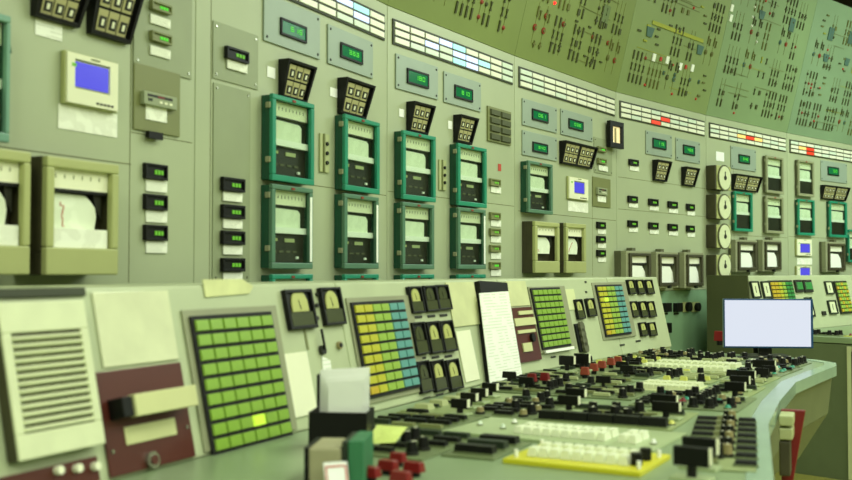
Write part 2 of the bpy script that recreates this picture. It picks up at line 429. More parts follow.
def display(fr, px, sx, label, groups='digital displays on grey plates', lit=3, m='plate_blue', seed=1):
    """grey plate with an inset green digital display: px plate box, sx display box"""
    a0, a1, b0, b1 = fr.rect(*px, .006); s0, s1, t0, t1 = fr.rect(*sx, .012)
    w, h = a1-a0, b1-b0; s0 -= a0; s1 -= a0; t0 -= b0; t1 -= b0
    t = thing('digital_display', label, 'digital display', fr.M(a0, b0, .001), groups)
    mp = MB().box(0, w, 0, h, 0, .006, m).build('mounting_plate', t, bevel=.0015)
    b = MB()
    for x in (.016, w-.016):
        for y in (.016, h-.016): b.cyl(x, y, .005, .006, .008, 'dark', 8)
    b.build('screws', mp)
    bz = min(.009, (s1-s0)*.1)
    MB().box(s0, s1, t0, t1, .006, .009, 'black').ring(s0, s1, t0, t1, bz, .009, .013, 'black').build('bezel', t, bevel=.001)
    sc = MB().box(s0+bz, s1-bz, t0+bz, t1-bz, .0092, .0105, 'screen_green').build('screen', t)
    b = MB(); R = random.Random(seed); iw = s1-s0-2*bz; ih = t1-t0-2*bz; dw = iw*.13
    segs = {'4': 'bcfg', '8': 'abcdefg', '1': 'bc', '0': 'abcdef', '6': 'acdefg', '5': 'acdfg', '2': 'abged', '3': 'abgcd', '9': 'abcdfg'}
    for k in range(lit):
        ch = R.choice('4810653'); x = s0+bz+iw*(.36+.18*k); y = t0+bz+ih*.34; hh = ih*.42; th = ih*.075
        for sgm in segs[ch]:
            r = {'a': (x, x+dw, y+hh-th, y+hh), 'd': (x, x+dw, y, y+th), 'g': (x, x+dw, y+hh/2-th/2, y+hh/2+th/2),
                 'b': (x+dw-th, x+dw, y+hh/2, y+hh), 'c': (x+dw-th, x+dw, y, y+hh/2), 'e': (x, x+th, y, y+hh/2), 'f': (x, x+th, y+hh/2, y+hh)}[sgm]
            b.box(*r, .0107, .0112, 'glyph')
    b.build('digits', sc)
    return t
def indicator(fr, px, lx, label, glyph='glyph_dim', group='small indicators with white label strips', p=.014, housing='black', pos=.55, off=.001):
    a0, a1, b0, b1 = fr.rect(*px, p)
    w, h = a1-a0, b1-b0
    t = thing('panel_indicator', label, 'indicator', fr.M(a0, b0, off), group)
    MB().box(0, w, 0, h, 0, p-.006, housing).ring(0, w, 0, h, w*.07, p-.006, p, housing).build('housing', t, bevel=.001)
    b = MB()
    for k in range(3): b.box(w*(pos-.1+.14*k), w*(pos+.0+.14*k), h*.34, h*.62, p-.006, p-.004, glyph)
    b.build('readout', t)
    if lx:
        l0, l1, m0, m1 = fr.rect(*lx, .004)
        MB().box(l0-a0, l1-a0, m0-b0, min(m1-b0, -.001), 0, .004, 'label_fine').build('label_strip', t)
    return t
def sticker(fr, px, label, m='label_text', name='paper_label', off=.001, th=.0012):
    a0, a1, b0, b1 = fr.rect(*px, off)
    o = MB().box(0, a1-a0, 0, b1-b0, 0, th, m).build(name, M=fr.M(a0, b0, off))
    return tag(o, label, 'label')
def screen_device(fr, px, sx, label, p=.022, lab=None):
    a0, a1, b0, b1 = fr.rect(*px, p); s0, s1, t0, t1 = fr.rect(*sx, p)
    w, h = a1-a0, b1-b0; s0 -= a0; s1 -= a0; t0 -= b0; t1 -= b0
    t = thing('paperless_recorder', label, 'screen recorder', fr.M(a0, b0, .001), 'beige recorders with blue screens')
    MB().box(0, w, 0, h, 0, p-.006, 'beige').build('case', t, bevel=.003)
    b = MB(); b.box(.004, w-.004, .004, t0-.006, p-.0059, p, 'cream'); b.box(.004, w-.004, t1+.006, h-.004, p-.0059, p, 'cream')
    b.box(.004, s0-.004, t0-.006, t1+.006, p-.0059, p, 'cream'); b.box(s1+.004, w-.004, t0-.006, t1+.006, p-.0059, p, 'cream'); b.build('front_panel', t)
    MB().box(s0, s1, t0, t1, p-.0058, p-.003, 'screen_blue').build('screen', t)
    for k in range(5):
        MB().box(w*(.56+.07*k), w*(.6+.07*k), h*.08, h*.12, p, p+.002, 'dark').build('key', t)
    b = MB(); b.box(w*.45, w*.62, h*.91, h*.94, p, p+.001, 'plate_olive'); b.box(w*.1, w*.18, h*.72, h*.78, p, p+.001, 'glyph_dim'); b.build('front_marks', t)
    return t
def olive_unit(fr, px, dx, lx, label, foot=None):
    a0, a1, b0, b1 = fr.rect(*px, .006); w, h = a1-a0, b1-b0
    t = thing('control_unit', label, 'control unit', fr.M(a0, b0, .001))
    MB().box(0, w, 0, h, 0, .006, 'plate_olive').build('mounting_plate', t, bevel=.0015)
    d0, d1, e0, e1 = fr.rect(*dx, .022); d0 -= a0; d1 -= a0; e0 -= b0; e1 -= b0
    MB().box(d0, d1, e0, e1, .006, .022, 'plate_grey').build('regulator_box', t, bevel=.002)
    b = MB(); dw = d1-d0; dh = e1-e0
    b.box(d0+dw*.1, d1-dw*.15, e0+dh*.62, e0+dh*.82, .022, .0226, 'dark'); b.box(d0+dw*.4, d0+dw*.6, e0+dh*.66, e0+dh*.78, .0226, .0232, 'red')
    b.box(d0+dw*.12, d0+dw*.24, e0+dh*.3, e0+dh*.5, .022, .0235, 'dark_green')
    for k in range(3): b.box(d0+dw*(.45+.15*k), d0+dw*(.54+.15*k), e0+dh*.25, e0+dh*.42, .022, .0235, 'cream')
    b.build('scale_and_keys', t)
    l0, l1, m0, m1 = fr.rect(*lx, .01); MB().box(l0-a0, l1-a0, m0-b0, m1-b0, .006, .009, 'label_text').build('label_strip', t)
    if foot:
        l0, l1, m0, m1 = fr.rect(*foot, .02); MB().box(l0-a0, l1-a0, m0-b0, m1-b0, .0065, .02, 'black').build('cable_gland', t)
    return t
def annunciator(i, label, lit, x0=.03, x1=.975):
    fr = WALL[i]; L = seg(i)[2]
    a0, a1, b0, b1 = x0*L, x1*L, .950, 1.058
    t = thing('annunciator_panel', label, 'annunciator', fr.M(a0, b0, .001), 'rows of annunciator windows along the wall')
    w, h = a1-a0, b1-b0; g = .011
    MB().box(0, w, 0, h, 0, .005, 'tile_frame').build('frame', t, bevel=.001)
    cw = (w-g)/9; rh = (h-g)/3; cache = {}
    R = random.Random(i)
    for c in range(9):
        for r in range(3):
            m = lit.get((c, r), R.choice(['tile_off', 'tile_off', 'tile_off', 'tile_pale']))
            if m not in cache: cache[m] = MB().taper(g, cw, g*.75, rh, 0, .004, .001, m).mesh('annunciator_window')
            o = link('annunciator_window', cache[m], t); o.matrix_local = Matrix.Translation((c*cw, r*rh, .0052))
            if m.startswith('lit'): o['label'] = 'lit %s window' % {'lit_white': 'white', 'lit_cyan': 'pale blue', 'lit_red': 'red', 'lit_amber': 'amber'}[m]
    return t
def joint(i, px0, px1, y, vert=None):
    fr = WALL[i]; root = PANELS[i]
    if vert: a, b1 = fr.at(px0, vert[0]); _, b0 = fr.at(px0, vert[1]); bx = (a, a+.0025, b0+E, b1+E)
    else:
        a0, b = fr.at(px0, y); a1, b = fr.at(px1, y); L = seg(i)[2]; b = fr.at((px0+px1)/2, y)[1]
        bx = (max(.003, a0), min(L-.003, a1), b+E, b+E+.0025)
    MB().box(*bx, .0002, .0006, 'seam').build('joint_line', root)
joint(WA, -60, 131, 152); joint(WA, 131, 0, 0, (-10, 283)); joint(WA, 131, 192, 138)
joint(WB, 211, 0, 0, (-10, 283)); joint(WB, 260, 386, 187); joint(WC, 388, 514, 199); joint(WD, 518, 616, 216); joint(WE, 618, 706, 213); joint(WE, 618, 706, 183)
joint(WF, 709, 787, 236); joint(WG, 789, 851, 238); joint(WD, 592, 0, 0, (175, 276)); joint(WF, 733, 0, 0, (145, 276))
# (column, row from the bottom)
annunciator(WB, 'annunciator rows of cream windows at the top edge, leftmost in view, with one blue-white window', {(6, 2): 'lit_white', (7, 2): 'lit_cyan', (7, 1): 'lit_white'})
annunciator(WC, 'annunciator rows with a cluster of blue-white lit windows in their middle', {(2, 1): 'lit_white', (3, 2): 'lit_white', (4, 2): 'lit_cyan', (4, 1): 'lit_white', (4, 0): 'lit_cyan', (5, 1): 'lit_white', (5, 0): 'lit_white', (6, 1): 'lit_cyan', (3, 0): 'tile_pale'})
annunciator(WD, 'unlit annunciator rows between the blue-lit rows and the picture frame', {(0, 1): 'tile_pale', (0, 2): 'tile_pale'})
annunciator(WE, 'annunciator rows right of the picture frame with red and amber windows low in the middle', {(4, 1): 'lit_red', (3, 0): 'lit_red'})
annunciator(WF, 'annunciator rows with two glowing red and amber windows, above the round dials', {(4, 1): 'lit_red', (5, 1): 'lit_amber', (3, 1): 'lit_amber'})
annunciator(WG, 'annunciator rows at the right edge with a red lit window near their left end', {(1, 1): 'lit_amber', (2, 0): 'lit_red', (2, 1): 'lit_red'})
annunciator(8, 'annunciator rows beyond the right edge of the view', {})
A = WALL[WA]
# --- first section
recorder_green(A, -40, 10, 10, 138, 'teal framed chart recorder cut off by the upper left picture edge', case='teal_pale', seed=1)
recorder_beige(A, -46, 31, 147, 275, 'beige recorder cut off by the left edge, left of the whole one', seed=2)
recorder_beige(A, 47, 119, 160, 275, 'large beige chart recorder with white label sheet, left of three stacked black indicators', seed=3)
hooded(A, 30, 80, -34, 21, 'black hooded indicator at the top left corner, left of its twin', D=.05, cols=3)
hooded(A, 86, 131, -22, 38, 'black hooded indicator at the top edge beside two small green readouts', D=.05, cols=3)
sticker(A, (35, 62, 22, 38), 'crumpled white paper label under the top left black hooded indicator', 'paper_text')
plate(A, 134, 192, -40, 72, 'plate_grey', label='grey-green cover plate carrying two small green readouts at the top left')
indicator(A, (151, 171, 3, 12), (149, 169, 17, 26), 'upper small green readout beside the black hooded indicator', 'glyph', housing='plate_olive', off=.0065)
indicator(A, (151, 171, 33, 43), (149, 169, 48, 57), 'lower small green readout beside the black hooded indicator', 'glyph', housing='plate_olive', off=.0065)
screen_device(A, (66, 119, 56, 108), (76, 109, 65, 89.5), 'large beige recorder with blue screen at upper left')
sticker(A, (58, 117, 109, 133), 'white printed label below the large blue-screen recorder')
olive_unit(A, (134, 180, 68, 133), (144, 177, 94, 107), (146, 167, 107, 121), 'large olive control unit with red scale right of the big blue screen', (149, 163, 132, 139))
for y, n in ((164, 'top'), (194.5, 'middle'), (225, 'bottom')):
    indicator(A, (146, 168, y, y+15.5), (146, 167, y+16.5, y+28), '%s of three stacked black indicators right of the whole beige recorder' % n)
# --- second section
B = WALL[WB]
def wplate(i, x0, x1, y0, y1, m, label, th=.003): return plate(WALL[i], x0, x1, y0, y1, m, label=label, th=th)
wplate(WB, 213, 258, 28, 84, 'plate_grey', 'small grey cover plate around the single dark readout at upper left')
wplate(WB, 213, 250, 87, 282, 'plate_grey', 'tall grey cover plate behind the column of four black indicators')
indicator(B, (226, 248, 49, 61), (226, 246, 61.5, 71), 'single dark readout on the small grey plate at upper left', off=.0065)
for y, n in ((178, 'topmost'), (205, 'second from top'), (231, 'third from top'), (258, 'lowest')):
    indicator(B, (222, 244, y, y+13.5), (222, 241, y+14.5, y+23.5), '%s black indicator in the column of four left of the green recorders' % n, off=.0065)
display(B, (264, 320, 4, 50), (281, 307, 22, 39), 'large digital display on grey plate at the top, leftmost of the green displays', seed=5)
display(B, (328, 373, 33, 71), (341, 363, 46, 61), 'digital display on grey plate, second from the left along the top', seed=6)
hooded(B, 278, 307, 60, 100, 'black hooded indicator above the leftmost full green recorder')
hooded(B, 337, 366, 79, 116, 'black hooded indicator above the second full green recorder from the left')
sticker(B, (267, 275, 67, 78), 'tiny white label left of the black hood over the leftmost green recorder', 'paper_plain')
sticker(B, (330, 337, 88, 97), 'tiny white label left of the second black hood', 'paper_plain')
recorder_green(B, 273.5, 314.5, 99.5, 182, 'upper green recorder, leftmost of the upper row, below the first black hood', seed=11)
recorder_green(B, 346, 380, 119, 191.5, 'upper green recorder, second of the upper row, with a bright strip on its right', seed=12, bright=False)
recorder_green(B, 273, 313, 187, 268, 'lower grey-green recorder, leftmost of the lower row, bright strip on its right', case='teal_grey', seed=13, bright=True)
recorder_green(B, 345.5, 379, 196, 268, 'lower grey-green recorder, second of the lower row, bright strip on its right', case='teal_grey', seed=14, bright=True)
recorder_green(B, 273, 313, 275, 356, 'leftmost of the recorders of which only the green top edge shows above the console', seed=15)
recorder_green(B, 345.5, 379, 275, 347, 'second of the recorders of which only the green top edge shows above the console', seed=16)
def slide_strip(fr, px, label):
    a0, a1, b0, b1 = fr.rect(*px, .01); w, h = a1-a0, b1-b0
    t = thing('terminal_strip', label, 'terminal strip', fr.M(a0, b0, .001), 'narrow vertical strips between recorders')
    MB().box(0, w, 0, h, 0, .006, 'plate_light').box(w*.3, w*.42, 0, h, .006, .012, 'plate_olive').build('strip', t)
    for k in range(3): MB().cyl(w*.7, h*(.25+.25*k), w*.12, .006, .012, 'black', 8).build('screw', t)
slide_strip(B, (321, 330, 134, 172), 'narrow pale terminal strip between the two left upper green recorders')
# --- third section
C = WALL[WC]
display(C, (396, 438, 60, 94), (407.5, 429, 71, 86), 'digital display on grey plate under the left end of the blue-lit annunciator', seed=7)
display(C, (444, 481, 77, 107), (455, 473, 87, 100), 'digital display on grey plate under the middle of the blue-lit annunciator', seed=8)
hooded(C, 406, 428, 102, 133, 'black hooded indicator above the third upper green recorder')
hooded(C, 453, 472, 115, 143, 'black hooded indicator above the fourth upper green recorder, left of the grey lamp grid')
sticker(C, (399, 404, 109, 117), 'tiny white label left of the third black hood', 'paper_plain')
sticker(C, (448, 452, 121, 129), 'tiny white label left of the fourth black hood', 'paper_plain')
recorder_green(C, 404, 436, 134, 200, 'upper green recorder, third of the upper row', seed=21)
recorder_green(C, 459, 487, 146.5, 206, 'upper green recorder, fourth of the upper row, under the fourth black hood', seed=22)
recorder_green(C, 403.5, 434.5, 204, 268.5, 'lower grey-green recorder, third of the lower row', case='teal_grey', seed=23)
recorder_green(C, 459, 486, 209, 268.5, 'lower grey-green recorder, fourth of the lower row, beside the column of small indicators', case='teal_grey', seed=24, bright=True)
recorder_green(C, 403.5, 434.5, 275, 340, 'third of the recorders of which only the green top edge shows above the console', seed=25)
recorder_green(C, 459, 486, 275, 335, 'rightmost of the recorders of which only the green top edge shows above the console', seed=26)
slide_strip(C, (440, 447, 160, 190), 'narrow pale terminal strip between the third and fourth upper green recorders')
def lamp_grid(fr, px, label):
    a0, a1, b0, b1 = fr.rect(*px, .008); w, h = a1-a0, b1-b0
    t = thing('lamp_grid', label, 'lamp grid', fr.M(a0, b0, .001))
    MB().box(0, w, 0, h, 0, .008, 'plate_olive').build('backplate', t)
    for c in range(2):
        for r in range(4): MB().taper(w*(.07+.46*c), w*(.47+.46*c), h*(.05+.235*r), h*(.23+.235*r), .0085, .018, .003, 'dark_panel').build('lamp_window', t)
lamp_grid(C, (488, 511, 109, 143), 'grid of eight dark unlit lamp windows left of the wall seam')
o = sticker(C, (498, 501, 164, 171), 'tiny red tag above the column of small indicators', 'red_line')
for y, n, g in ((179, 'separate topmost', 'glyph_dim'), (212.5, 'second', 'glyph_dim'), (228.5, 'third', 'glyph_dim'), (245, 'fourth', 'glyph_dim'), (262, 'lowest, green-lit', 'glyph')):
    indicator(C, (491, 501, y, y+7), (491, 501, y+8, y+14), '%s small indicator right of the fourth column of green recorders' % n, g, housing='plate_olive')
# --- fourth section
D = WALL[WD]
display(D, (522.5, 557, 103, 129), (532.5, 548.5, 110.5, 121.5), 'digital display on grey plate, upper of the stacked pair above the small green recorder', seed=9)
display(D, (522.5, 557, 134, 158), (533, 548, 143, 153), 'digital display on grey plate, lower of the stacked pair above the small green recorder', seed=10)
display(D, (561, 592.5, 113, 138), (569, 583.5, 120, 130), 'digital display on grey plate above the wide double black hood', seed=11)
hooded(D, 559, 592, 143, 166, 'wide double black hooded indicator above the small blue screen', groups=2)
wplate(WD, 594, 612, 139, 174, 'plate_grey', 'small grey plate carrying two tiny green readouts beside the double hood')
indicator(D, (598, 606, 147, 152), None, 'upper tiny green readout beside the double black hood', 'glyph', housing='plate_olive', off=.0065)
indicator(D, (598, 606, 158.5, 164), (598, 607, 166, 171), 'lower tiny green readout beside the double black hood', 'glyph', housing='plate_olive', off=.0065)
recorder_green(D, 529, 553, 163, 213, 'small dark green recorder alone below the stacked pair of displays', case='teal_grey', seed=31)
screen_device(D, (569, 588.5, 177.5, 200), (574.5, 584.5, 182.5, 193), 'small beige recorder with blue screen in the centre of the wall', p=.018)
sticker(D, (568, 588, 202, 212), 'white label below the small central blue screen')
olive_unit(D, (593, 610.5, 178, 207), (598, 607.5, 188, 195), (598, 606, 196, 202), 'small olive control unit right of the central blue screen')
recorder_beige(D, 535.5, 560, 222, 273, 'small beige recorder, left of the pair in the middle of the wall', p=.08, label_strip=False, seed=4)
recorder_beige(D, 566.5, 586.5, 223.5, 273, 'small beige recorder, right of the pair in the middle of the wall', p=.08, label_strip=False, seed=5)
for y, n in ((222, 'top'), (236, 'middle'), (250, 'bottom')):
    indicator(D, (598, 606, y, y+6.5), (598, 606, y+7.5, y+12), '%s of three small black indicators right of the small beige recorders' % n)
# --- fifth section
G5 = WALL[WE]
def picture_frame():
    fr = G5; a0, a1, b0, b1 = fr.rect(610.5, 624, 121.5, 148, .06); w, h = a1-a0, b1-b0
    t = thing('framed_picture', 'small dark framed picture with a glow added to its face, at the wall seam', 'picture', fr.M(a0, b0, .034))
    MB().box(0, w, 0, h, 0, .012, 'black').ring(0, w, 0, h, w*.2, .012, .026, 'black').build('frame', t, bevel=.002)
    MB().box(w*.2, w*.8, w*.2, h-w*.2, .0122, .016, 'picture_glow').build('window', t)
    MB().box(w*.4, w*.5, h*.2, h*.75, .0162, .02, 'wood_tan').build('pointer', t)
mat('picture_glow', (230, 215, 170), noise=0, emit=(230, 205, 150), es=.5)  # emission added to brighten the hung picture's face, not a lamp
picture_frame()
display(G5, (646, 672, 133, 156), (653, 666.5, 139, 149), 'digital display on grey plate, left of the pair under the red-lit annunciator', seed=13)
display(G5, (676, 700, 140, 162), (683.5, 695, 145.5, 155), 'digital display on grey plate, right of the pair under the red-lit annunciator', seed=14)
hooded(G5, 652, 667, 160, 181, 'black hooded indicator under the left one of the paired displays')
hooded(G5, 681, 695, 167, 186, 'black hooded indicator under the right one of the paired displays')
indicator(G5, (630, 639, 159.5, 165.5), (630, 639, 166.5, 171), 'single small dark indicator left of the paired hooded indicators')
for j, (x0, x1, y) in enumerate(((629, 638, 196), (649.7, 658.7, 199), (669, 678, 201.5), (687.5, 695, 204))):
    indicator(G5, (x0, x1, y, y+6.5), (x0, x1, y+7.5, y+11.5), '%s small black indicator of the upper row of four' % ['first', 'second', 'third', 'fourth'][j])
for j, (x0, x1, y) in enumerate(((629, 638, 220.5), (649.7, 658.7, 222.5), (669, 678, 224), (687.5, 695, 225.5))):
    indicator(G5, (x0, x1, y, y+6.5), (x0, x1, y+7.5, y+11.5), '%s small black indicator of the lower row of four' % ['first', 'second', 'third', 'fourth'][j])
recorder_grey(G5, 629, 653, 251, 288, 'grey framed recorder, leftmost of the low trio above the green cabinet')
recorder_grey(G5, 659, 680, 252, 288, 'grey framed recorder, middle of the low trio above the green cabinet')
recorder_grey(G5, 687, 705, 252.5, 288, 'grey framed recorder, rightmost of the low trio above the green cabinet')
def cabinet_switch(px, label, m='black', p=.03):
    fr = G5; a0, a1, b0, b1 = fr.rect(*px, p); w, h = a1-a0, b1-b0
    t = thing('cabinet_switch', label, 'switch', fr.M(a0, b0, .001), 'switches on the green cabinet front')
    if m == 'black':
        MB().box(0, w, 0, h, 0, p, 'black').build('body', t, bevel=.002); MB().box(.1*w, w*.9, -.3*h, -.12*h, 0, .004, 'dark').build('nameplate', t)
    else:
        MB().box(0, w, 0, h, 0, .006, 'beige').build('plate', t); MB().cyl(w*.55, h*.5, w*.28, .006, p, 'black', 12).build('knob', t)
cabinet_switch((666, 672, 303, 312), 'black switch on the green cabinet, left one of the upper row')
cabinet_switch((677, 683, 303, 312), 'black switch on the green cabinet, second of the upper row')
cabinet_switch((686, 694, 302, 312), 'beige plate with black rotary knob on the green cabinet, left one', 'k')
cabinet_switch((695.5, 702.5, 302, 312), 'beige plate with black rotary knob on the green cabinet, right one', 'k')
cabinet_switch((666, 672, 323, 333), 'black switch low on the green cabinet, just above the desk')
# --- sixth section
H = WALL[WF]
def dial(fr, px, label, red=False):
    a0, a1, b0, b1 = fr.rect(*px, .08); w, h = a1-a0, b1-b0
    t = thing('round_gauge', label, 'gauge', fr.M(a0, b0, .001), 'round white gauges stacked beside the corner')
    MB().box(-.012, w, 0, h, 0, .072, 'beige_side').build('case', t, bevel=.004)
    MB().box(0, w, 0, h, .0722, .078, 'beige').build('front', t, bevel=.002)
    MB().cyl(w*.5, h*.5, w*.46, .0782, .086, 'grey_side', 24).build('bezel', t)
    dl = MB().cyl(w*.5, h*.5, w*.41, .0862, .088, 'cream_key', 24).build('dial', t)
    MB().box(w*.47, w*.53, h*.48, h*.76, .0882, .090, 'dark_green').cyl(w*.5, h*.5, w*.08, .0882, .092, 'dark', 12).build('pointer', dl)
dial(H, (717, 731, 166, 190), 'round white gauge, topmost of the four stacked at the wall corner')
dial(H, (717, 731, 195, 219), 'round white gauge, second from top of the four at the wall corner')
dial(H, (717, 731, 225, 248), 'round white gauge, third from top of the four at the wall corner')
dial(H, (717, 731, 255, 277), 'round white gauge, lowest of the four at the wall corner')
sticker(H, (716, 724, 152, 161), 'small white label above the stack of round gauges', 'paper_plain')
display(H, (731, 756, 148, 170), (739, 750, 155, 163.5), 'digital display on grey plate right of the round gauges', seed=15)
hooded(H, 731, 758, 175, 191, 'double black hooded indicator right of the round gauges', groups=2)
recorder_green(H, 735.5, 753, 192.5, 231, 'green recorder right of the round gauges under the double hood', seed=41, p=.06)
recorder_green(H, 767, 784, 157, 193, 'grey recorder above another grey one, left of the far corner seam', case='grey_case', side='grey_side', seed=42, p=.06)
recorder_green(H, 767, 784, 197, 233, 'lower grey recorder of the stacked pair left of the far corner seam', case='grey_case', side='grey_side', seed=43, p=.06)
recorder_grey(H, 738, 759, 240, 272, 'grey framed recorder low on the wall right of the lowest round gauge', p=.07)
recorder_grey(H, 765, 783, 240, 271.5, 'grey framed recorder low on the wall, second right of the lowest round gauge', p=.07)
# --- seventh section
J = WALL[WG]
recorder_green(J, 799, 814.5, 161, 196, 'grey recorder above a green one just right of the far corner seam', case='grey_case', side='grey_side', seed=44, p=.06)
recorder_green(J, 799, 815, 200, 235, 'green recorder under the grey one just right of the far corner seam', seed=45, p=.06)
display(J, (821, 847, 162, 182), (828, 839, 167, 175.5), 'digital display on grey plate nearest the right picture edge', seed=16)
hooded(J, 820, 846, 186, 200, 'double black hooded indicator nearest the right picture edge', groups=2)
recorder_green(J, 830.5, 847.5, 202, 237, 'green recorder nearest the right picture edge', seed=46, p=.06)
screen_device(J, (797, 812, 239, 256), (800.5, 810, 244, 252.5), 'tiny blue screen, upper one of two near the right edge', p=.02)
sticker(J, (797, 812, 258, 264.5), 'white label between the two tiny blue screens')
screen_device(J, (797, 812, 266, 279), (800.5, 810, 268, 275.5), 'tiny blue screen, lower one of two near the right edge', p=.02)
recorder_grey(J, 828, 847, 242, 272, 'grey framed recorder low on the wall near the right picture edge', p=.07)
recorder_green(J, 849.5, 857, 230, 262, 'green recorder cut off by the right picture edge', seed=47, p=.06)

# ------------------------------------------------------------------ consoles
def face_at(px):
    i = WA if px < 335 else WB if px < 496 else WC if px < 606 else WD
    return FACE[i]
def on_facet(i, px, g):
    """point on facet i's line shifted g towards the room, seen at picture column px"""
    d, n, L = seg(i); r = ray(px, 271); r2 = W2(r.x, r.y)
    t = (P[i]+n*g).dot(n)/r2.dot(n)
    return r2*t
def console_section(i, a, c, na, nc, label):
    root = thing('console_section', label, 'console', Matrix.Translation(v3(a, -E)), None)
    def hx(z0, z1, f0, f1, b_, m, name, bev=.003):
        b = MB(); pts = []; d = (c-a).normalized()*.001
        for z, f in ((z0, f0), (z1, f1)):
            for q in (a+na*b_+d, a+na*f+d, c+nc*f-d, c+nc*b_-d): pts.append(v3(q, z)-v3(a, -E))
        return b.hexa(pts, m).build(name, root, bevel=bev)
    dz = .402+CZ
    hx(-.402, CZ, CT*dz, 0, -.28, 'console', 'sloping_face', .006)
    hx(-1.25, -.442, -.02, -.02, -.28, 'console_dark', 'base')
    hx(-.44, -.403, CT*dz-.01, CT*dz-.01, -.28, 'console', 'ledge', 0)
    return root
END1 = on_facet(WD, 657, CG)
names = {0: 'pale sloping console section nearest the viewer, mostly outside the view', 1: 'pale sloping console section at left carrying the white louvred cover and the green tile block',
         2: 'pale sloping console section carrying the yellow-to-blue tile block and nine small meters',
         3: 'pale sloping console section with the leaning white sheet and the small green tile block', 4: 'short end section of the long console, carrying the farthest multicolour tile block'}
for i in range(5):
    a = K[i]; c = K[i+1] if i < 4 else END1
    console_section(i, a, c, bis(i), bis(i+1) if i < 4 else seg(4)[1], names[i])
ST2 = on_facet(WF, 748, CG)
console_section(6, ST2, K[7], seg(6)[1], bis(7), 'far console section behind the monitor with a dark end panel')
console_section(7, K[7], K[8], bis(7), bis(8), 'far console section at the right edge of the view')
def end_panel():
    n = seg(6)[1]; d = seg(6)[0]; root = MB()
    q = ST2-d*.006
    pts = []
    for z, f in ((-1.25, CT*.37), (CZ+.004, 0)):
        for p_ in (q-n*.285-d*.012, q+n*(f+.004)-d*.012, q+n*(f+.004), q-n*.285): pts.append(v3(p_, z)-v3(ST2, -E))
    o = root.hexa(pts, 'dark_panel').build('end_panel', M=Matrix.Translation(v3(ST2, -E)), bevel=.002)  # console end lies in shade; that shade is put into the dark colour
    tag(o, 'end panel of the far console, coloured dark for shade, left of the glowing monitor', 'end panel')
end_panel()
# ---- desks
DZ = -.40
def Dk(px, py, h=0):
    r = ray(px, py); t = (DZ+h)/r.z
    return W2(r.x*t, r.y*t)
JG = .585
def desk(name, label, back, front, m='desk'):
    root = thing(name, label, 'desk', Matrix.Translation((0, 0, 0)))
    poly = [tuple(p) for p in front]+[tuple(p) for p in reversed(back)]
    MB().prism(poly, E+DZ-.036, E+DZ, m).build('desk_top', root, bevel=.003)
    # bullnose edge strip
    b = MB(); off = []
    fr = [Vector(p) for p in front]
    for k, p in enumerate(fr):
        d = (fr[min(k+1, len(fr)-1)]-fr[max(k-1, 0)]).normalized(); off.append(Vector((d.y, -d.x)))
    for k in range(len(fr)-1):
        o = []
        for z in (E+DZ-.04, E+DZ+.002):
            for q in (fr[k]-off[k]*.045, fr[k]+off[k]*.006, fr[k+1]+off[k+1]*.006, fr[k+1]-off[k+1]*.045): o.append((q.x, q.y, z))
        b.hexa(o, 'desk_edge')
    b.build('edge_strip', root)
    return root, fr, off
back1 = [P[i]+bis(i)*JG for i in range(5)]+[on_facet(WD, 657, JG)]
front1 = [W2(.15, .35), W2(.345, .964), W2(.655, 1.914), W2(.884, 2.614), W2(1.077, 3.077), W2(1.32, 3.6), W2(1.53, 3.93), W2(1.72, 4.22), W2(1.775, 4.36), W2(1.75, 4.5), W2(1.62, 4.72)]
dk, fr1, off1 = desk('control_desk', 'long curved pale green operator desk covered with switches', back1, front1)
def skirt(root, fr, off, k0, k1, i0, z0, i1, z1, m, name, th=.02):
    b = MB()
    for k in range(k0, k1):
        o = []
        for z, ins in ((z0, i0), (z1, i1)):
            for q in (fr[k]-off[k]*(ins+th), fr[k]-off[k]*ins, fr[k+1]-off[k+1]*ins, fr[k+1]-off[k+1]*(ins+th)): o.append((q.x, q.y, E+z))
        b.hexa(o, m)
    return b.build(name, root)
skirt(dk, fr1, off1, 0, 10, .03, -.60, .012, -.441, 'desk_body', 'apron')
skirt(dk, fr1, off1, 0, 10, .15, -.80, .032, -.602, 'desk_body', 'lower_apron')
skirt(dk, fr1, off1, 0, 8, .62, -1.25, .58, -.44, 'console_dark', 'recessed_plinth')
d6, n6, L6 = seg(6)
j2 = on_facet(WF, 748, CG)+n6*.085
back2 = [j2+d6*.0, P[7]+bis(7)*JG, P[8]+bis(8)*JG, P[9]+bis(9)*JG]
front2 = [j2+n6*1.0, P[7]+bis(7)*(JG+1.0), P[8]+bis(8)*(JG+1.0), P[9]+bis(9)*(JG+1.0)]
dk2, fr2, off2 = desk('operator_desk', 'second operator desk at the right edge, beyond the monitor', back2, front2)
mat('desk_side', (98, 110, 76), rough=.5, noise=.05)
mat('paper_old2', (206, 210, 156), rough=.6, noise=.06, scale=10)
mat('pale_yellow2', (210, 216, 160), rough=.6, noise=.02)
b = MB(); o = []
for z in (-1.25, -.441):
    for q in (j2-d6*.0, j2+n6*.98, j2+n6*.98+d6*.03, j2+d6*.03): o.append((q.x, q.y, E+z))
b.hexa(o, 'desk_side').build('side_panel', dk2) if 'desk_side' in MATS else None
def slab_on_side(k0, k1, z0, z1, m, name, t0=-.012):
    o = []
    for z in (z0, z1):
        for q in (j2+n6*k0+d6*t0, j2+n6*k1+d6*t0, j2+n6*k1-d6*.001, j2+n6*k0-d6*.001): o.append((q.x, q.y, E+z))
    MB().hexa(o, m).build(name, dk2)
slab_on_side(.545, .57, -1.24, -.45, 'console_light', 'corner_trim')
slab_on_side(.572, .97, -1.22, -.48, 'black_matt', 'black_door')
skirt(dk2, fr2, off2, 0, 3, .05, -1.25, .02, -.441, 'desk_body', 'front_panel')
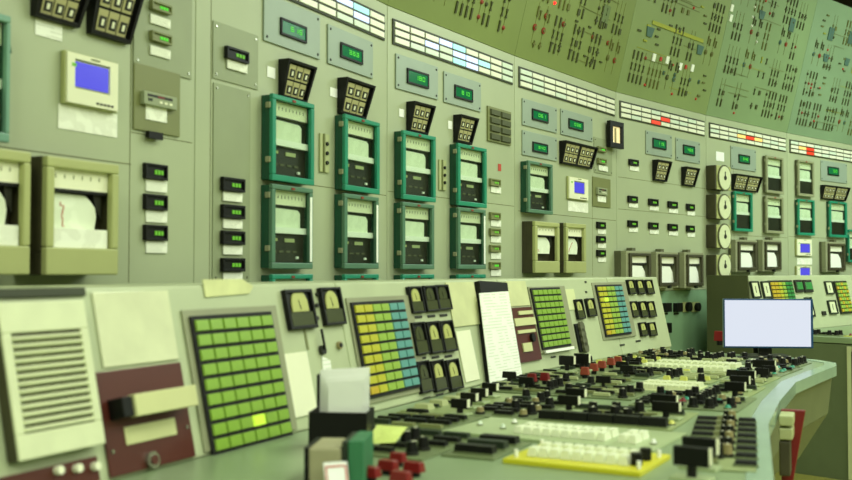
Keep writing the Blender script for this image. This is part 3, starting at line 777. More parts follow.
# ---- face instruments
def chord(pa, pb):
    A_ = face_at(pa); B_ = face_at(pb)
    def wp(f, px): a, b = f.at(px, 285, 0); return f.O+f.u*a+f.w*b
    a, b = wp(A_, pa), wp(B_, pb); u = (b-a); u.z = 0; u.normalize(); n = Vector((u.y, -u.x, 0))
    return Frame(a-Vector((0, 0, 0)), u, Vector((-n.x*CT, -n.y*CT, 1)))
def tile_block(px, fpx, cols, rows, colour, label, lit=(), white_bar=False, p=.018, fr=None):
    fr = fr or face_at(sum(px[:2])/2)
    a0, a1, b0, b1 = fr.rect(*px, p); f0, f1, g0, g1 = fr.rect(*fpx, .004); g0 = max(g0, -.37)
    w, h = a1-a0, b1-b0
    t = thing('push_button_block', label, 'button block', fr.M(a0, b0, .001), 'blocks of coloured push buttons on the sloping console')
    MB().box(f0-a0, f1-a0, g0-b0, g1-b0, 0, .005, 'grey_case').build('mounting_frame', t, bevel=.002)
    MB().box(-.006, w+.006, -.006, h+.006, .0055, p-.006, 'black_matt').build('housing', t, bevel=.001)
    cw = w/cols; rh = h/rows; cache = {}
    for c in range(cols):
        for r in range(rows):
            m = 'lit_tile' if (c, r) in lit else colour(c, r)
            if m not in cache: cache[m] = MB().taper(cw*.06, cw*.94, rh*.12, rh*.88, 0, .005, min(cw, rh)*.03, m).mesh('button')
            o = link('button', cache[m], t); o.matrix_local = Matrix.Translation((c*cw, r*rh, p-.0055))
            if (c, r) in lit: o['label'] = 'lit button'
    if white_bar: MB().box(0, w+.01, g0-b0-.002, -.01, p-.005, p+.003, 'white').build('lower_trim', t)
    return t
green = lambda c, r: 'tile_green'
multi = lambda c, r: ('tile_orange' if r < 1 else 'tile_yellow') if c == 0 else 'tile_yellow' if c == 1 else 'tile_lime' if c in (2, 3) else 'tile_blue'
tile_block((205, 284, 315, 446), (193, 289, 307, 457), 6, 9, green, 'largest push button block with all green tiles, one lit, at left', lit=[(3, 1)])
tile_block((362.5, 413.5, 302, 392.5), (355, 420, 296, 400), 6, 9, multi, 'yellow, green and blue push button block left of the nine meters')
tile_block((538.5, 566.5, 288.5, 347), (534, 571, 286, 352), 6, 9, green, 'small all-green push button block right of the maroon panel', white_bar=True)
tile_block((602.5, 627.5, 285.5, 334.5), (597, 631, 282, 339), 6, 9, multi, 'farthest yellow, green and blue push button block on the long console', lit=[(1, 6)], fr=chord(597, 632))
def meter(px, label, fr=None, p=.014, group='small panel meters', m='black', dark=False):
    fr = fr or face_at(sum(px[:2])/2)
    a0, a1, b0, b1 = fr.rect(*px, p); w, h = a1-a0, b1-b0
    t = thing('panel_meter', label, 'meter', fr.M(a0, b0, .001), group)
    MB().box(0, w, 0, h, 0, p-.008, m).ring(0, w, 0, h, w*.07, p-.008, p, m).build('case', t, bevel=.0015)
    if m == 'dark_green':
        dl = MB().box(w*.16, w*.84, h*.1, h*.9, p-.0078, p-.004, 'cream_key').build('dial', t)
        MB().box(w*.44, w*.5, h*.3, h*.7, p-.0039, p-.003, 'black').build('needle', dl); return t
    r = w*.29; pts = [(w/2+r*math.cos(k*math.pi/10), h*.62+r*math.sin(k*math.pi/10)) for k in range(11)]
    pts = [(w/2+r, h*.44)]+pts+[(w/2-r, h*.44)]
    dl = MB().prism(pts, p-.0078, p-.004, 'meter_low' if dark else 'meter_glass').build('dial', t)
    MB().hexa([(w*.49, h*.5, p-.0039), (w*.52, h*.5, p-.0039), (w*.46, h*.74, p-.0039), (w*.45, h*.74, p-.0039), (w*.49, h*.5, p-.003), (w*.52, h*.5, p-.003), (w*.46, h*.74, p-.003), (w*.45, h*.74, p-.003)], 'black').build('needle', dl)
    MB().box(w*.1, w*.9, h*.06, h*.42, p-.0078, p-.002, 'meter_low').build('lower_cover', t)
    return t
meter((288, 315.5, 289, 329), 'left of two black panel meters standing above the paper stack')
meter((323.5, 344, 287, 325), 'right of two black panel meters standing above the paper stack')
RW = ['upper', 'middle', 'lower']; CL = ['left', 'middle', 'right']
for r, (y0, y1, xs) in enumerate(((284.5, 313, (411, 425.5, 438)), (320, 355, (415, 429.5, 443)), (358.5, 393, (419.5, 434, 449)))):
    for c in range(3):
        meter((xs[c], xs[c]+12.8, y0+(2-c)*.8, y1-c*1.5), '%s meter of the %s row in the cluster of nine on the console' % (CL[c], RW[r]), dark=(r == 0 and c > 0) or (r == 1 and c == 0) or (r == 2 and c == 0))
for r, (y0, y1, xs) in enumerate(((279.5, 294, (629, 638, 647)), (301, 317, (632, 641, 649)), (322, 336, (641, 650)))):
    for c in range(len(xs)):
        meter((xs[c], xs[c]+6.8, y0, y1), '%s meter of the %s row in the cluster at the far console end' % (CL[c], RW[r]), group='far meter cluster')
meter((577, 584.5, 299, 319), 'left of two meters between the small green and the farthest tile blocks')
meter((588, 596, 298, 316.5), 'right of two meters between the small green and the farthest tile blocks')
def tagbox(px, label, m, name, cat, p=.01, fr=None, bevel=.001, off=.001):
    fr = fr or face_at(sum(px[:2])/2)
    a0, a1, b0, b1 = fr.rect(*px, p+off); b0 = max(b0, -.372)
    o = MB().box(0, a1-a0, 0, b1-b0, 0, p, m).build(name, M=fr.M(a0, b0, off), bevel=bevel)
    return tag(o, label, cat)
for r, (y, xs) in enumerate(((316, (415, 428, 440)), (357, (419, 432, 445)), (398, (424, 437, 451)))):
    for c, x in enumerate(xs):
        if r == 2 or True: tagbox((x, x+7.5, y-.3-c*.9, y+2.2-c*.9), '%s small dark nameplate under the %s row of nine meters' % (CL[c], RW[r]), 'dark', 'nameplate', 'nameplate', .002)
mat('glossy', (222, 226, 188), rough=.08, noise=.05, scale=10)
# left: louvred cover
def louvre():
    fr = FACE[WA]; p = .03
    a0, a1, b0, b1 = fr.rect(7, 95, 301, 455, p); w, h = a1-a0, b1-b0
    t = thing('louvred_cover', 'large cream louvred cover at the lower left corner', 'louvred cover', fr.M(a0, b0, .001))
    MB().box(0, w, 0, h, 0, p-.004, 'beige_side').build('box', t, bevel=.003)
    MB().ring(0, w, 0, h, w*.10, p-.0038, p+.002, 'cream_key', bt=h*.2, bb=h*.16).build('front_frame', t, bevel=.002)
    for k in range(13):
        y = h*(.165+.0485*k)
        MB().hexa([(w*.1, y, p-.0036), (w*.9, y, p-.0036), (w*.9, y+h*.030, p-.0036), (w*.1, y+h*.030, p-.0036), (w*.1, y+.003, p+.006), (w*.9, y+.003, p+.006), (w*.9, y+h*.031, p-.001), (w*.1, y+h*.031, p-.001)], 'cream_key').build('louvre', t)
louvre()
tagbox((-30, 86, 288, 297), 'dark slot strip above the cream louvred cover', 'console_dark', 'slot_strip', 'strip', .006)
sheet = tagbox((98, 174, 291, 364), 'glossy cream sheet above the maroon panel', 'glossy', 'plastic_sheet', 'sheet', .004) if 'glossy' in MATS else None
def maroon():
    fr = FACE[WA]; a0, a1, b0, b1 = fr.rect(104, 192, 366, 500, .006); b0 = max(b0, -.372); w, h = a1-a0, b1-b0
    t = thing('maroon_panel', 'maroon panel with beige pull handle left of the large green tile block', 'panel', fr.M(a0, b0, .001))
    MB().box(0, w, 0, h, 0, .006, 'maroon').build('plate', t, bevel=.002)
    h0, h1, k0, k1 = fr.rect(135, 198, 389, 411, .05); h0 -= a0; h1 -= a0; k0 -= b0; k1 -= b0
    o = MB().box(h0, h1, k0, k1, .03, .05, 'pale_label').build('handle_bar', t, bevel=.002)
    MB().box(h0-.03, h0-.002, k0+.002, k1-.002, .006, .045, 'black').build('handle_mount', t, bevel=.002)
    l0, l1, m0, m1 = fr.rect(125, 177, 422, 440, .01); MB().box(l0-a0, l1-a0, m0-b0, m1-b0, .0062, .009, 'pale_label').build('name_strip', t, bevel=.001)
    l0, l1, m0, m1 = fr.rect(150, 175, 474, 480, .01); MB().box(l0-a0, l1-a0, m0-b0, m1-b0, .0062, .009, 'pale_label').build('name_strip', t, bevel=.001)
    c0, c1, e0, e1 = fr.rect(148, 163, 450, 469, .02); cx = (c0+c1)/2-a0; cy = (e0+e1)/2-b0; r = (e1-e0)/2*.9
    MB().cyl(cx, cy, r, .0062, .016, 'metal', 20).build('key_lock_ring', t); MB().cyl(cx, cy, r*.6, .0162, .019, 'maroon', 16).build('key_lock', t)
    for sx, sy in ((112, 452), (186, 427)):
        x, y = fr.at(sx, sy, .006); MB().cyl(x-a0, y-b0, .004, .0062, .009, 'metal', 10).build('screw', t)
mat('pale_label', (204, 206, 148), rough=.5, noise=.03)
maroon()
tagbox((3, 101, 466, 500), 'dark maroon strip with lamps under the louvred cover', 'maroon', 'lower_strip', 'strip', .01)
for k, x in enumerate((60, 79, 97)):
    fr = FACE[WA]; x_, y_ = fr.at(x, 470-k*2, .02)
    tag(MB().cyl(0, 0, .008, 0, .012, 'cream', 12).build('signal_lamp', M=fr.M(x_, y_, .0115)), '%s small pale lamp on the dark strip under the louvred cover' % CL[k], 'lamp', 'lamps under the louvred cover')
tagbox((244, 262, 466, 473), 'small black nameplate under the large green tile block', 'black', 'nameplate', 'nameplate', .003)
def panel_seam(px, y0, y1, label):
    tagbox((px, px+.8, y0, y1), label, 'seam', 'panel_seam', 'seam', .0008, bevel=0)
tagbox((287, 313, 352, 417), 'cream folded sheet taped right of the large green tile block', 'cream', 'taped_sheet', 'paper', .004)
tagbox((305.5, 307.5, 326, 350), 'narrow vertical seam strip under the left of the paired meters', 'plate_olive', 'seam_strip', 'strip', .002)
def lever():
    fr = face_at(328); a, b = fr.at(327, 349, .02)
    t = thing('lever_switch', 'black lever switch with round seat above the paper stack', 'switch', fr.M(a, b, .001))
    MB().cyl(0, 0, .013, 0, .01, 'dark', 14).build('seat', t)
    MB().box(-.003, .003, 0, .055, .0102, .016, 'black').build('lever', t, bevel=.001)
    MB().prism([(-.004, -.016), (.032, -.03), (.03, -.062), (-.012, -.056)], .0, .003, 'paper_text').build('hanging_tag', t)
lever()
fr = face_at(341); a, b = fr.at(341, 345, .01); tag(MB().cyl(0, 0, .011, 0, .008, 'wood_tan', 14).cyl(0, 0, .006, .008, .012, 'dark', 12).build('round_socket', M=fr.M(a, b, .001)), 'round brown socket right of the black lever switch', 'socket')
for k, y in enumerate((294, 305, 318)):
    fr = face_at(319); a, b = fr.at(318.5, y, .008); tag(MB().cyl(0, 0, .006, 0, .006, 'dark', 10).build('small_button', M=fr.M(a, b, .001)), '%s tiny black button between the two meters' % ['top', 'middle', 'bottom'][k], 'button', 'buttons between the two meters')
tagbox((450, 478, 282, 326), 'yellowed blank cover plate right of the nine meters', 'paper_old2', 'cover_plate', 'cover plate', .004)
tagbox((461, 475.5, 330, 382), 'pale lower cover plate left of the leaning white sheet', 'cream', 'cover_plate', 'cover plate', .004)
def leaning_sheet():
    fr = chord(480, 523)
    pts = [fr.at(x, y, .035) for x, y in ((491, 384), (523, 374), (509, 291), (480, 293))]
    o = pts[0]; loc = [(p[0]-o[0], p[1]-o[1]) for p in pts]
    t = thing('leaning_document', 'large white printed sheet leaning upright against a black clip board', 'document', fr.M(o[0], o[1], .03))
    MB().prism(loc, 0, .002, 'paper_text').build('sheet', t)
    bp = [fr.at(x, y, .02) for x, y in ((489, 384), (517, 374), (506, 283), (478, 281))]
    MB().prism([(p[0]-o[0], p[1]-o[1]) for p in bp], -.026, -.004, 'black').build('clip_board', t)
    return t
leaning_sheet()
tagbox((508, 528, 281, 306), 'yellowed paper note behind the leaning white sheet', 'paper_old2', 'paper_note', 'paper', .003, fr=FACE[WC])
def maroon_small():
    fr = FACE[WC]; a0, a1, b0, b1 = fr.rect(515, 537, 307, 362, .008); w, h = a1-a0, b1-b0
    t = thing('small_maroon_panel', 'small maroon panel with pale label bars right of the leaning white sheet', 'panel', fr.M(a0, b0, .001))
    MB().box(0, w, 0, h, 0, .008, 'maroon').build('plate', t)
    for (x0, x1, y0, y1) in ((.3, .95, .86, .93), (.05, 1.0, .66, .80), (.2, .6, .18, .34), (.1, .9, .52, .58)): MB().box(x0*w, x1*w, y0*h, y1*h, .0082, .014, 'pale_label').build('name_strip', t)
    MB().cyl(w*.7, h*.42, w*.09, .0082, .02, 'black', 12).build('button', t)
maroon_small()
tagbox((566, 576, 289, 310), 'pale yellow note stuck beside the small green tile block', 'pale_yellow2', 'sticky_note', 'paper', .002)
def selector_strip():
    fr = FACE[WC]; a0, a1, b0, b1 = fr.rect(578, 587, 323, 352, .01); w, h = a1-a0, b1-b0
    t = thing('selector_strip', 'narrow black vertical strip with small selectors left of the farthest tile block', 'selector strip', fr.M(a0, b0, .001))
    MB().box(0, w, 0, h, 0, .008, 'black').build('plate', t)
    for k in range(4): MB().cyl(w*.5, h*(.14+.24*k), w*.26, .0082, .02, 'grey_side', 10).build('selector', t)
selector_strip()
for k, (x, y) in enumerate(((585, 281), (585.5, 291), (620, 344), (551, 356), (636, 340))):
    tagbox((x, x+(5 if k > 1 else 1.8), y, y+1.8), '%s small dark mark plate near the far tile blocks' % ['first', 'second', 'third', 'fourth', 'fifth'][k], 'dark', 'nameplate', 'nameplate', .002)
# yellowed paper lying over the console's top edge
fr = FACE[WA]
p0 = fr.at(206, 300, .003); p1 = fr.at(250, 297, .003)
o = MB().prism([(0, -.035), (p1[0]-p0[0]+.0, -.03), (p1[0]-p0[0]+.02, -.012), (p1[0]-p0[0]-.02, .006), (.0, .006)], .0015, .004, 'paper_old').build('yellowed_paper', M=fr.M(p0[0], .006, 0))
tag(o, 'yellowed paper strip on the console top edge above the large green tile block', 'paper')
# far console face
F2_, F3_ = FACE[WF], FACE[WG]
meter((752.5, 760.5, 281, 298), 'white faced meter on the far console, left of its twin above the monitor', fr=F2_, m='dark_green', group='far console meters')
meter((763.5, 771.5, 281, 298), 'white faced meter on the far console, right of its twin above the monitor', fr=F2_, m='dark_green', group='far console meters')
def far_block(px, cols, rows, colour, label, fr):
    a0, a1, b0, b1 = fr.rect(*px, .02); w, h = a1-a0, b1-b0
    t = thing('push_button_block', label, 'button block', fr.M(a0, b0, .001), 'blocks of coloured push buttons on the sloping console')
    MB().box(-.01, w+.01, -.01, h+.01, 0, .012, 'dark').build('housing', t)
    cw = w/cols; rh = h/rows; cache = {}
    for c in range(cols):
        for r in range(rows):
            m = colour(c, r)
            if m not in cache: cache[m] = MB().taper(cw*.06, cw*.94, rh*.1, rh*.9, 0, .006, rh*.05, m).mesh('button')
            link('button', cache[m], t).matrix_local = Matrix.Translation((c*cw, r*rh, .0125))
far_block((774, 796, 281.5, 313), 6, 8, lambda c, r: 'tile_orange' if c < 2 else 'tile_yellow' if c < 3 else 'tile_lime' if c < 4 else 'tile_deep', 'yellow to green button block just above the monitor', F2_)
far_block((797.5, 803.5, 281, 290.5), 1, 1, lambda c, r: 'tile_deep', 'left of two square dark green lamps above the right end of the monitor', F2_)
far_block((806, 813, 281, 290.5), 1, 1, lambda c, r: 'tile_deep', 'right of two square dark green lamps above the right end of the monitor', F2_)
meter((807.5, 814, 297, 317), 'dark rimmed meter half hidden behind the right edge of the monitor', fr=F2_, m='dark_green')
meter((826.5, 834, 281, 294), 'upper white faced meter right of the monitor', fr=F2_, m='dark_green', group='far console meters')
meter((829.5, 837.5, 300, 314), 'lower white faced meter right of the monitor', fr=F2_, m='dark_green', group='far console meters')
far_block((839.5, 850.5, 282, 312), 5, 8, lambda c, r: 'tile_lime' if (c+r) % 3 else 'tile_orange', 'olive green button block at the right picture edge', F2_)
tagbox((823, 826.5, 311, 315), 'tiny black socket right of the monitor', 'dark', 'small_socket', 'socket', .01, fr=F2_)
# ==DESK==
mat('module_pale', (166, 182, 134), rough=.4, noise=.04)
mat('wood_tan2', (168, 164, 126), rough=.5, noise=.08)
mat('maroon_red', (120, 24, 28), rough=.35, noise=.05)
paper_mat('note', (214, 230, 130), (150, 170, 60), 40)
# ------------------------------------------------------------------ desk modules
_cache = {}
def kmesh(key, fn):
    if key not in _cache: _cache[key] = fn()
    return _cache[key]
def sat(p, q):
    for poly in (p, q):
        for i in range(len(poly)):
            e = poly[(i+1) % len(poly)]-poly[i]; n = W2(e.y, -e.x)
            a = [x.dot(n) for x in p]; b = [x.dot(n) for x in q]
            if max(a) <= min(b)+1e-9 or max(b) <= min(a)+1e-9: return False
    return True
def inside(p, poly):
    c = False; n = len(poly)
    for i in range(n):
        a, b = poly[i], poly[(i+1) % n]
        if (a.y > p.y) != (b.y > p.y) and p.x < (b.x-a.x)*(p.y-a.y)/(b.y-a.y)+a.x: c = not c
    return c
DESKPOLY = [Vector(f)-o*.045 for f, o in zip(fr1, off1)]+[Vector(p) for p in reversed(back1)]
PLACED = []
FIL = []
RES = [Dk(x, y, .0055) for x, y in ((692, 480), (700, 469), (735, 398), (740, 391), (746, 385), (764, 373), (567, 372), (582, 371), (666, 419), (664, 411), (569, 412), (576, 404), (720, 345), (460, 415), (469, 408), (479, 403), (490, 397), (532, 385), (545, 384), (585, 378), (594, 374), (602, 371), (611, 368), (618, 366))]
# desk coordinates: s runs along the console foot, q across the desk towards its front edge
DC = []
def _dc():
    acc = 0; last = None
    for i in range(7):
        d, n, L = seg(i); h = math.atan2(d.y, d.x)
        hp = math.atan2(seg(max(i-1, 0))[0].y, seg(max(i-1, 0))[0].x); hn = math.atan2(seg(i+1)[0].y, seg(i+1)[0].x)
        for k in range(40):
            t = k/40; hh = h+((hn-h)*(t-.5) if t > .5 else (hp-h)*(.5-t))
            n_ = W2(math.sin(hh), -math.cos(hh)); p = P[i]+d*(L*t)+n_*.595
            if last is not None: acc += (p-last).length
            last = p; DC.append((acc, p, n_, hh))
_dc()
def DS(s_, q):
    e = min(DC, key=lambda x: abs(x[0]-s_)); return e[1]+e[2]*q, e[3]
class Module:
    """switch plate lying on the desk, spanning s0..s1 along and q0..q1 across"""
    def __init__(s, s0, s1, q0, q1, label, m='module', th=.004, name='switch_module', turn=0, group='switch modules set into the desk', frame=None):
        w, v = q1-q0, s1-s0
        if frame:
            a, g = frame
        else:
            mid, hh = DS((s0+s1)/2, (q0+q1)/2); g = hh-math.pi/2+math.radians(turn)
        u = W2(math.cos(g), math.sin(g)); vd2 = W2(-u.y, u.x)
        if not frame: a = mid-u*(w/2)-vd2*(v/2)
        v0 = v; w0 = w
        for it in range(40):
            c = [a+u*x+vd2*y for x, y in ((0, 0), (w, 0), (w, v), (0, v))]
            if frame or all(not sat(c, p_) for p_ in PLACED) and all(inside(p_, DESKPOLY) for p_ in c): break
            v *= .985; w *= .99
            if not frame: a = mid-u*(w/2)-vd2*(v/2)
        if v < .8*v0: print('SHRUNK', label, round(v/v0, 2), round(w/w0, 2))
        PLACED.append([a+u*x+vd2*y for x, y in ((0, 0), (w, 0), (w, v), (0, v))])
        s.w = w; s.v = v; s.th = th; ud = Vector((u.x, u.y, 0)); vd = Vector((vd2.x, vd2.y, 0))
        M = Matrix.Identity(4)
        for i in range(3): M[i][0] = ud[i]; M[i][1] = vd[i]; M[i][3] = (a.x, a.y, E+DZ+.0005)[i]
        s.t = thing(name, label, 'switch panel', M, group); s.n = 0; s.box_ = (M, s.w, v)
        MB().box(0, s.w, 0, v, 0, th, m).build('plate', s.t, bevel=.001)
    def put(s, name, me, x, y, rz=0, label=None):
        if s.n > 96: return
        wp = s.box_[0] @ Vector((x, y, 0))
        if any((W2(wp.x, wp.y)-r_).length < .058 for r_ in RES): return
        o = link(name, me, s.t); o.matrix_local = Matrix.Translation((x, y, s.th+.0005)) @ Matrix.Rotation(rz, 4, 'Z'); s.n += 1
        if label: o['label'] = label
        return o
    def bar(s, x, y, L=.05, W=.014, H=.014, m='black'):
        s.put('bar_switch', kmesh(('bar', L, W, H, m), lambda: MB().box(-L/2-.003, L/2+.003, -W/2-.003, W/2+.003, 0, .003, 'module_grey').taper(-L/2, L/2, -W/2, W/2, .003, H, .0015, m).mesh('bar_switch')), x, y)
    def key(s, x, y, W=.019, D=.017, H=.02, m='white_key'):
        s.put('key', kmesh(('key', W, D, H, m), lambda: MB().taper(-W/2, W/2, -D/2, D/2, 0, H, .003, m).mesh('key')), x, y)
    def knob(s, x, y, r=.011, H=.024, m='black', rz=0):
        s.put('rotary_knob', kmesh(('knob', r, H, m), lambda: MB().cyl(0, 0, r*1.25, 0, .006, 'dark', 14).cyl(0, 0, r, .006, H, m, 14, r*.85).box(-.0015, .0015, 0, r*.8, H, H+.0015, 'cream').mesh('rotary_knob')), x, y, rz)
    def thandle(s, x, y, m='black', rz=0, H=.05, L=.036):
        s.put('turn_handle', kmesh(('th', m, H, L), lambda: MB().cyl(0, 0, .013, 0, .008, 'dark', 14).cyl(0, 0, .006, .008, H*.45, m, 10).taper(-L, L, -.006, .006, H*.45, H, .002, m).mesh('turn_handle')), x, y, rz)
    def lamp(s, x, y, m='red', r=.007, H=.012):
        s.put('lamp', kmesh(('lamp', m, r, H), lambda: MB().cyl(0, 0, r*1.2, 0, .004, 'metal', 12).cyl(0, 0, r, .004, H, m, 12, r*.5).mesh('lamp')), x, y)
    def frame(s, x, y, W, D, m='module_grey'):
        s.put('surround', kmesh(('fr', W, D, m), lambda: MB().ring(-W/2, W/2, -D/2, D/2, .004, 0, .005, m).mesh('surround')), x, y)
    def fill(s, nu, nv, kinds, x0=.06, x1=.94, y0=.05, y1=.95, jit=.08, seed=0):
        R = random.Random(seed)
        for j in range(nv):
            for i in range(nu):
                x = s.w*(x0+(x1-x0)*(i+.5)/nu); y = s.v*(y0+(y1-y0)*(j+.5)/nv)
                k = R.choice(kinds); cw = s.w*(x1-x0)/nu; ch = s.v*(y1-y0)/nv
                x += R.uniform(-jit, jit)*cw; y += R.uniform(-jit, jit)*ch
                bl = round(min(.072, cw*.84), 3); bw = round(min(.024, ch*.36), 3)
                if k == 'bar': s.bar(x, y, bl, bw, .013)
                elif k == 'gbar': s.bar(x, y, bl, bw, .014, 'dark_green')
                elif k == 'mbar': s.bar(x, y, bl, bw, .010, 'plate_olive')
                elif k == 'pbar': s.bar(x, y, bl, bw, .012, 'plate_light')
                elif k == 'knob': s.knob(x, y, r=.013, H=.028, rz=R.choice((0, .8, -.8)))
                elif k == 'pale': s.knob(x, y, r=.011, H=.018, m='wood_tan')
                elif k == 'key': s.key(x, y, round(min(.024, cw*.8), 3), .018, .015)
                elif k == 'ykey': s.key(x, y, round(min(.026, cw*.8), 3), .018, .014, 'pale_yellow')
                elif k == 'red': s.lamp(x, y, 'red', .009, .014)
                elif k == 'green': s.lamp(x, y, 'teal', .010, .012)
                elif k == 'th': s.thandle(x, y, H=.042, L=.026)
    def grid(s, kinds, pu=.088, pv=.062, seed=0, jit=.06):
        s.fill(max(1, round(s.w/pu)), max(1, round(s.v/pv)), kinds, x0=.03, x1=.97, y0=.03, y1=.97, seed=seed, jit=jit)
# 1 yellow key panel
m = Module(1.965, 2.18, .60, .893, 'bright yellow panel with two rows of white keys at the front of the desk', 'yellow', .010, turn=-3)
for r in range(2):
    for k in range(9): m.key(.045+k*.0245, .065+r*.062, .0215, .034, .018)
    m.put('end_key', kmesh('bk', lambda: MB().cyl(0, 0, .012, 0, .024, 'black', 12).mesh('end_key')), .045+9*.0245, .065+r*.062, label='black round end key')
for x, y in ((.018, .03), (.018, .17), (m.w-.012, .03), (m.w-.012, .17)): m.put('corner_pin', kmesh('pin', lambda: MB().cyl(0, 0, .0045, 0, .015, 'white', 8).mesh('corner_pin')), x, y)
# 2 long plate with white keys
m = Module(2.25, 2.52, .33, .86, 'long pale green panel with groups of white keys behind the yellow one', 'module_pale', .007, turn=-4)
for r in range(2):
    for k in range(8): m.key(m.w*.335+k*.0245, .075+r*.055, .022, .042, .016)
for x in (.69, .735, .83, .875):
    for r in range(2): m.key(m.w*x, .075+r*.055, .020, .045, .018)
m.lamp(m.w*.96, .07, 'white'); m.lamp(m.w*.2, .19, 'white'); m.lamp(m.w*.22, .1, 'tile_pale'); m.lamp(m.w*.08, .12, 'tile_pale')
# 3 strip behind it
m = Module(2.56, 2.90, .46, .82, 'green switch panel with black bars and knobs behind the long white key panel', 'module')
for k in range(5): m.bar(m.w*(.10+.19*k), .03, .066, .03, .024)
for k, (x, y) in enumerate(((.36, .09), (.50, .13), (.62, .10), (.70, .17), (.44, .22), (.28, .19), (.60, .25))): m.knob(m.w*x, y, .014, .032, rz=k)
for k in range(4): m.bar(m.w*(.32+.16*k), .135+.01*(k % 2), .05, .02, .016)
for k in range(5): m.bar(m.w*(.14+.18*k), .27, .05, .02, .014, 'dark_green')
for k in range(3): m.bar(m.w*(.34+.18*k), .20, .05, .018, .010, 'plate_olive')
m.lamp(m.w*.95, .08, 'pale_yellow', .009); m.lamp(m.w*.24, .08, 'pale_yellow', .009)
m = Module(1.93, 2.24, .27, .435, 'panel of black bar switches beside the red capped switches', 'module_grey'); m.grid(['bar', 'bar', 'gbar', 'bar', 'knob'], pu=.08, seed=3)
m = Module(2.0, 2.23, .445, .57, 'small panel with two broad black bars left of the yellow key panel', 'module_grey')
for r in range(3): m.bar(m.w*.5, m.v*(.2+.3*r), .09, .03, .018, 'black' if r != 1 else 'dark_green')
m = Module(2.26, 2.54, .08, .315, 'panel with black bars in front of the four black turn handles', 'module_grey'); m.grid(['bar', 'gbar', 'bar', 'mbar'], seed=4)
m = Module(2.56, 3.06, .05, .235, 'panel with pale selector blocks beside the four black turn handles', 'module')
for k in range(5): m.put('selector_block', kmesh('sb', lambda: MB().taper(-.024, .024, -.022, .022, 0, .016, .004, 'plate_light').mesh('selector_block')), m.w*.28, m.v*(.1+.19*k))
for k in range(5): m.bar(m.w*.28, m.v*(.19+.18*k), .05, .014, .01, 'dark_green')
m = Module(2.56, 3.0, .245, .45, 'dense panel of black bar switches in front of the leaning white sheet', 'module_grey'); m.grid(['bar', 'bar', 'gbar', 'knob', 'pale', 'bar'], pu=.07, pv=.055, seed=5)
big = [(3.09, 3.40, .04, .30, 'near'), (3.09, 3.36, .31, .58, 'near right'), (3.42, 3.78, .04, .28, 'middle left'), (3.38, 3.68, .29, .47, 'middle'), (3.80, 4.16, .04, .26, 'far left'), (3.72, 4.08, .27, .47, 'far')]
for k, (a_, b_, c_, d_, nm) in enumerate(big):
    Module(a_, b_, c_, d_, '%s panel of the dense black switch field at the foot of the console' % nm, 'module_grey').grid(['bar', 'bar', 'knob', 'bar', 'gbar', 'th', 'mbar', 'mbar', 'pbar'], pu=.072, pv=.052, seed=30+k)
Module(2.96, 3.30, .60, .915, 'panel with green lamps and dark knobs behind the black paired handles', 'module_grey').grid(['knob', 'bar', 'green', 'red', 'gbar', 'pale', 'knob', 'bar'], pu=.05, pv=.05, seed=9)
m = Module(3.34, 3.66, .485, .74, 'yellowish panel with two rows of cream keys in the middle of the desk', 'pale_yellow2')
for r in range(2):
    for k in range(9): m.key(m.w*(.07+.107*k), m.v*(.25+.42*r), .023, .075, .016, 'cream_key')
Module(3.34, 3.66, .75, .90, 'panel of knobs along the desk front edge at its bend', 'module').grid(['knob', 'bar', 'gbar', 'pale'], pu=.06, seed=10)
m = Module(4.12, 4.50, .29, .64, 'panel with two long rows of cream keys left of the monitor', 'module_pale')
for r in range(2):
    for k in range(13): m.key(m.w*(.05+.075*k), m.v*(.25+.45*r), .022, .10, .016, 'cream_key')
Module(3.70, 4.06, .49, .70, 'panel of pale blocks and small knobs in the middle of the desk', 'module').grid(['pbar', 'knob', 'mbar', 'ykey'], pu=.06, seed=11)
Module(3.70, 4.06, .72, .87, 'panel of dark handles toward the bend of the front edge', 'module').grid(['bar', 'knob', 'th', 'pbar'], pu=.07, seed=12)
Module(4.12, 4.50, .66, .86, 'panel of dark bars and green lamps below the monitor', 'module_grey').grid(['bar', 'knob', 'green', 'key', 'bar'], pu=.055, pv=.055, seed=13)
Module(4.20, 4.56, .04, .27, 'panel of pale bars and knobs at the foot of the far console end', 'module').grid(['ykey', 'knob', 'pbar', 'bar'], pu=.06, seed=14)
Module(4.60, 4.95, .04, .30, 'farthest left panel of knobs under the far meters', 'module_grey').grid(['knob', 'mbar', 'bar', 'pale'], pu=.055, seed=15)
Module(4.54, 4.82, .31, .58, 'panel of black knobs directly left of the monitor foot', 'module_grey').grid(['knob', 'bar', 'pbar', 'knob'], pu=.055, seed=16)
Module(4.54, 4.76, .60, .84, 'small panel of dark sockets at the far desk corner', 'module_grey').grid(['knob', 'pale', 'knob', 'key', 'bar'], pu=.05, pv=.05, seed=17)
# column near the right front
a_ = Dk(681, 467, .004)
m = Module(0, .72, 0, .145, 'column of black bars and beige knobs at the right front of the desk', 'module', frame=(a_, math.radians(-18)))
for r in range(8):
    y = .05+.088*r
    m.bar(m.w*.17, y, .052, .022, .011)
    m.bar(m.w*.86, y, .044, .022, .011)
    m.bar(m.w*.40, y+.01, .022, .02, .012, 'plate_olive')
    if r > 0: m.knob(m.w*.60, y+.006, r=.011, H=.026, m='wood_tan' if r % 2 else 'black'); m.knob(m.w*.50, y-.02, r=.007, H=.03)
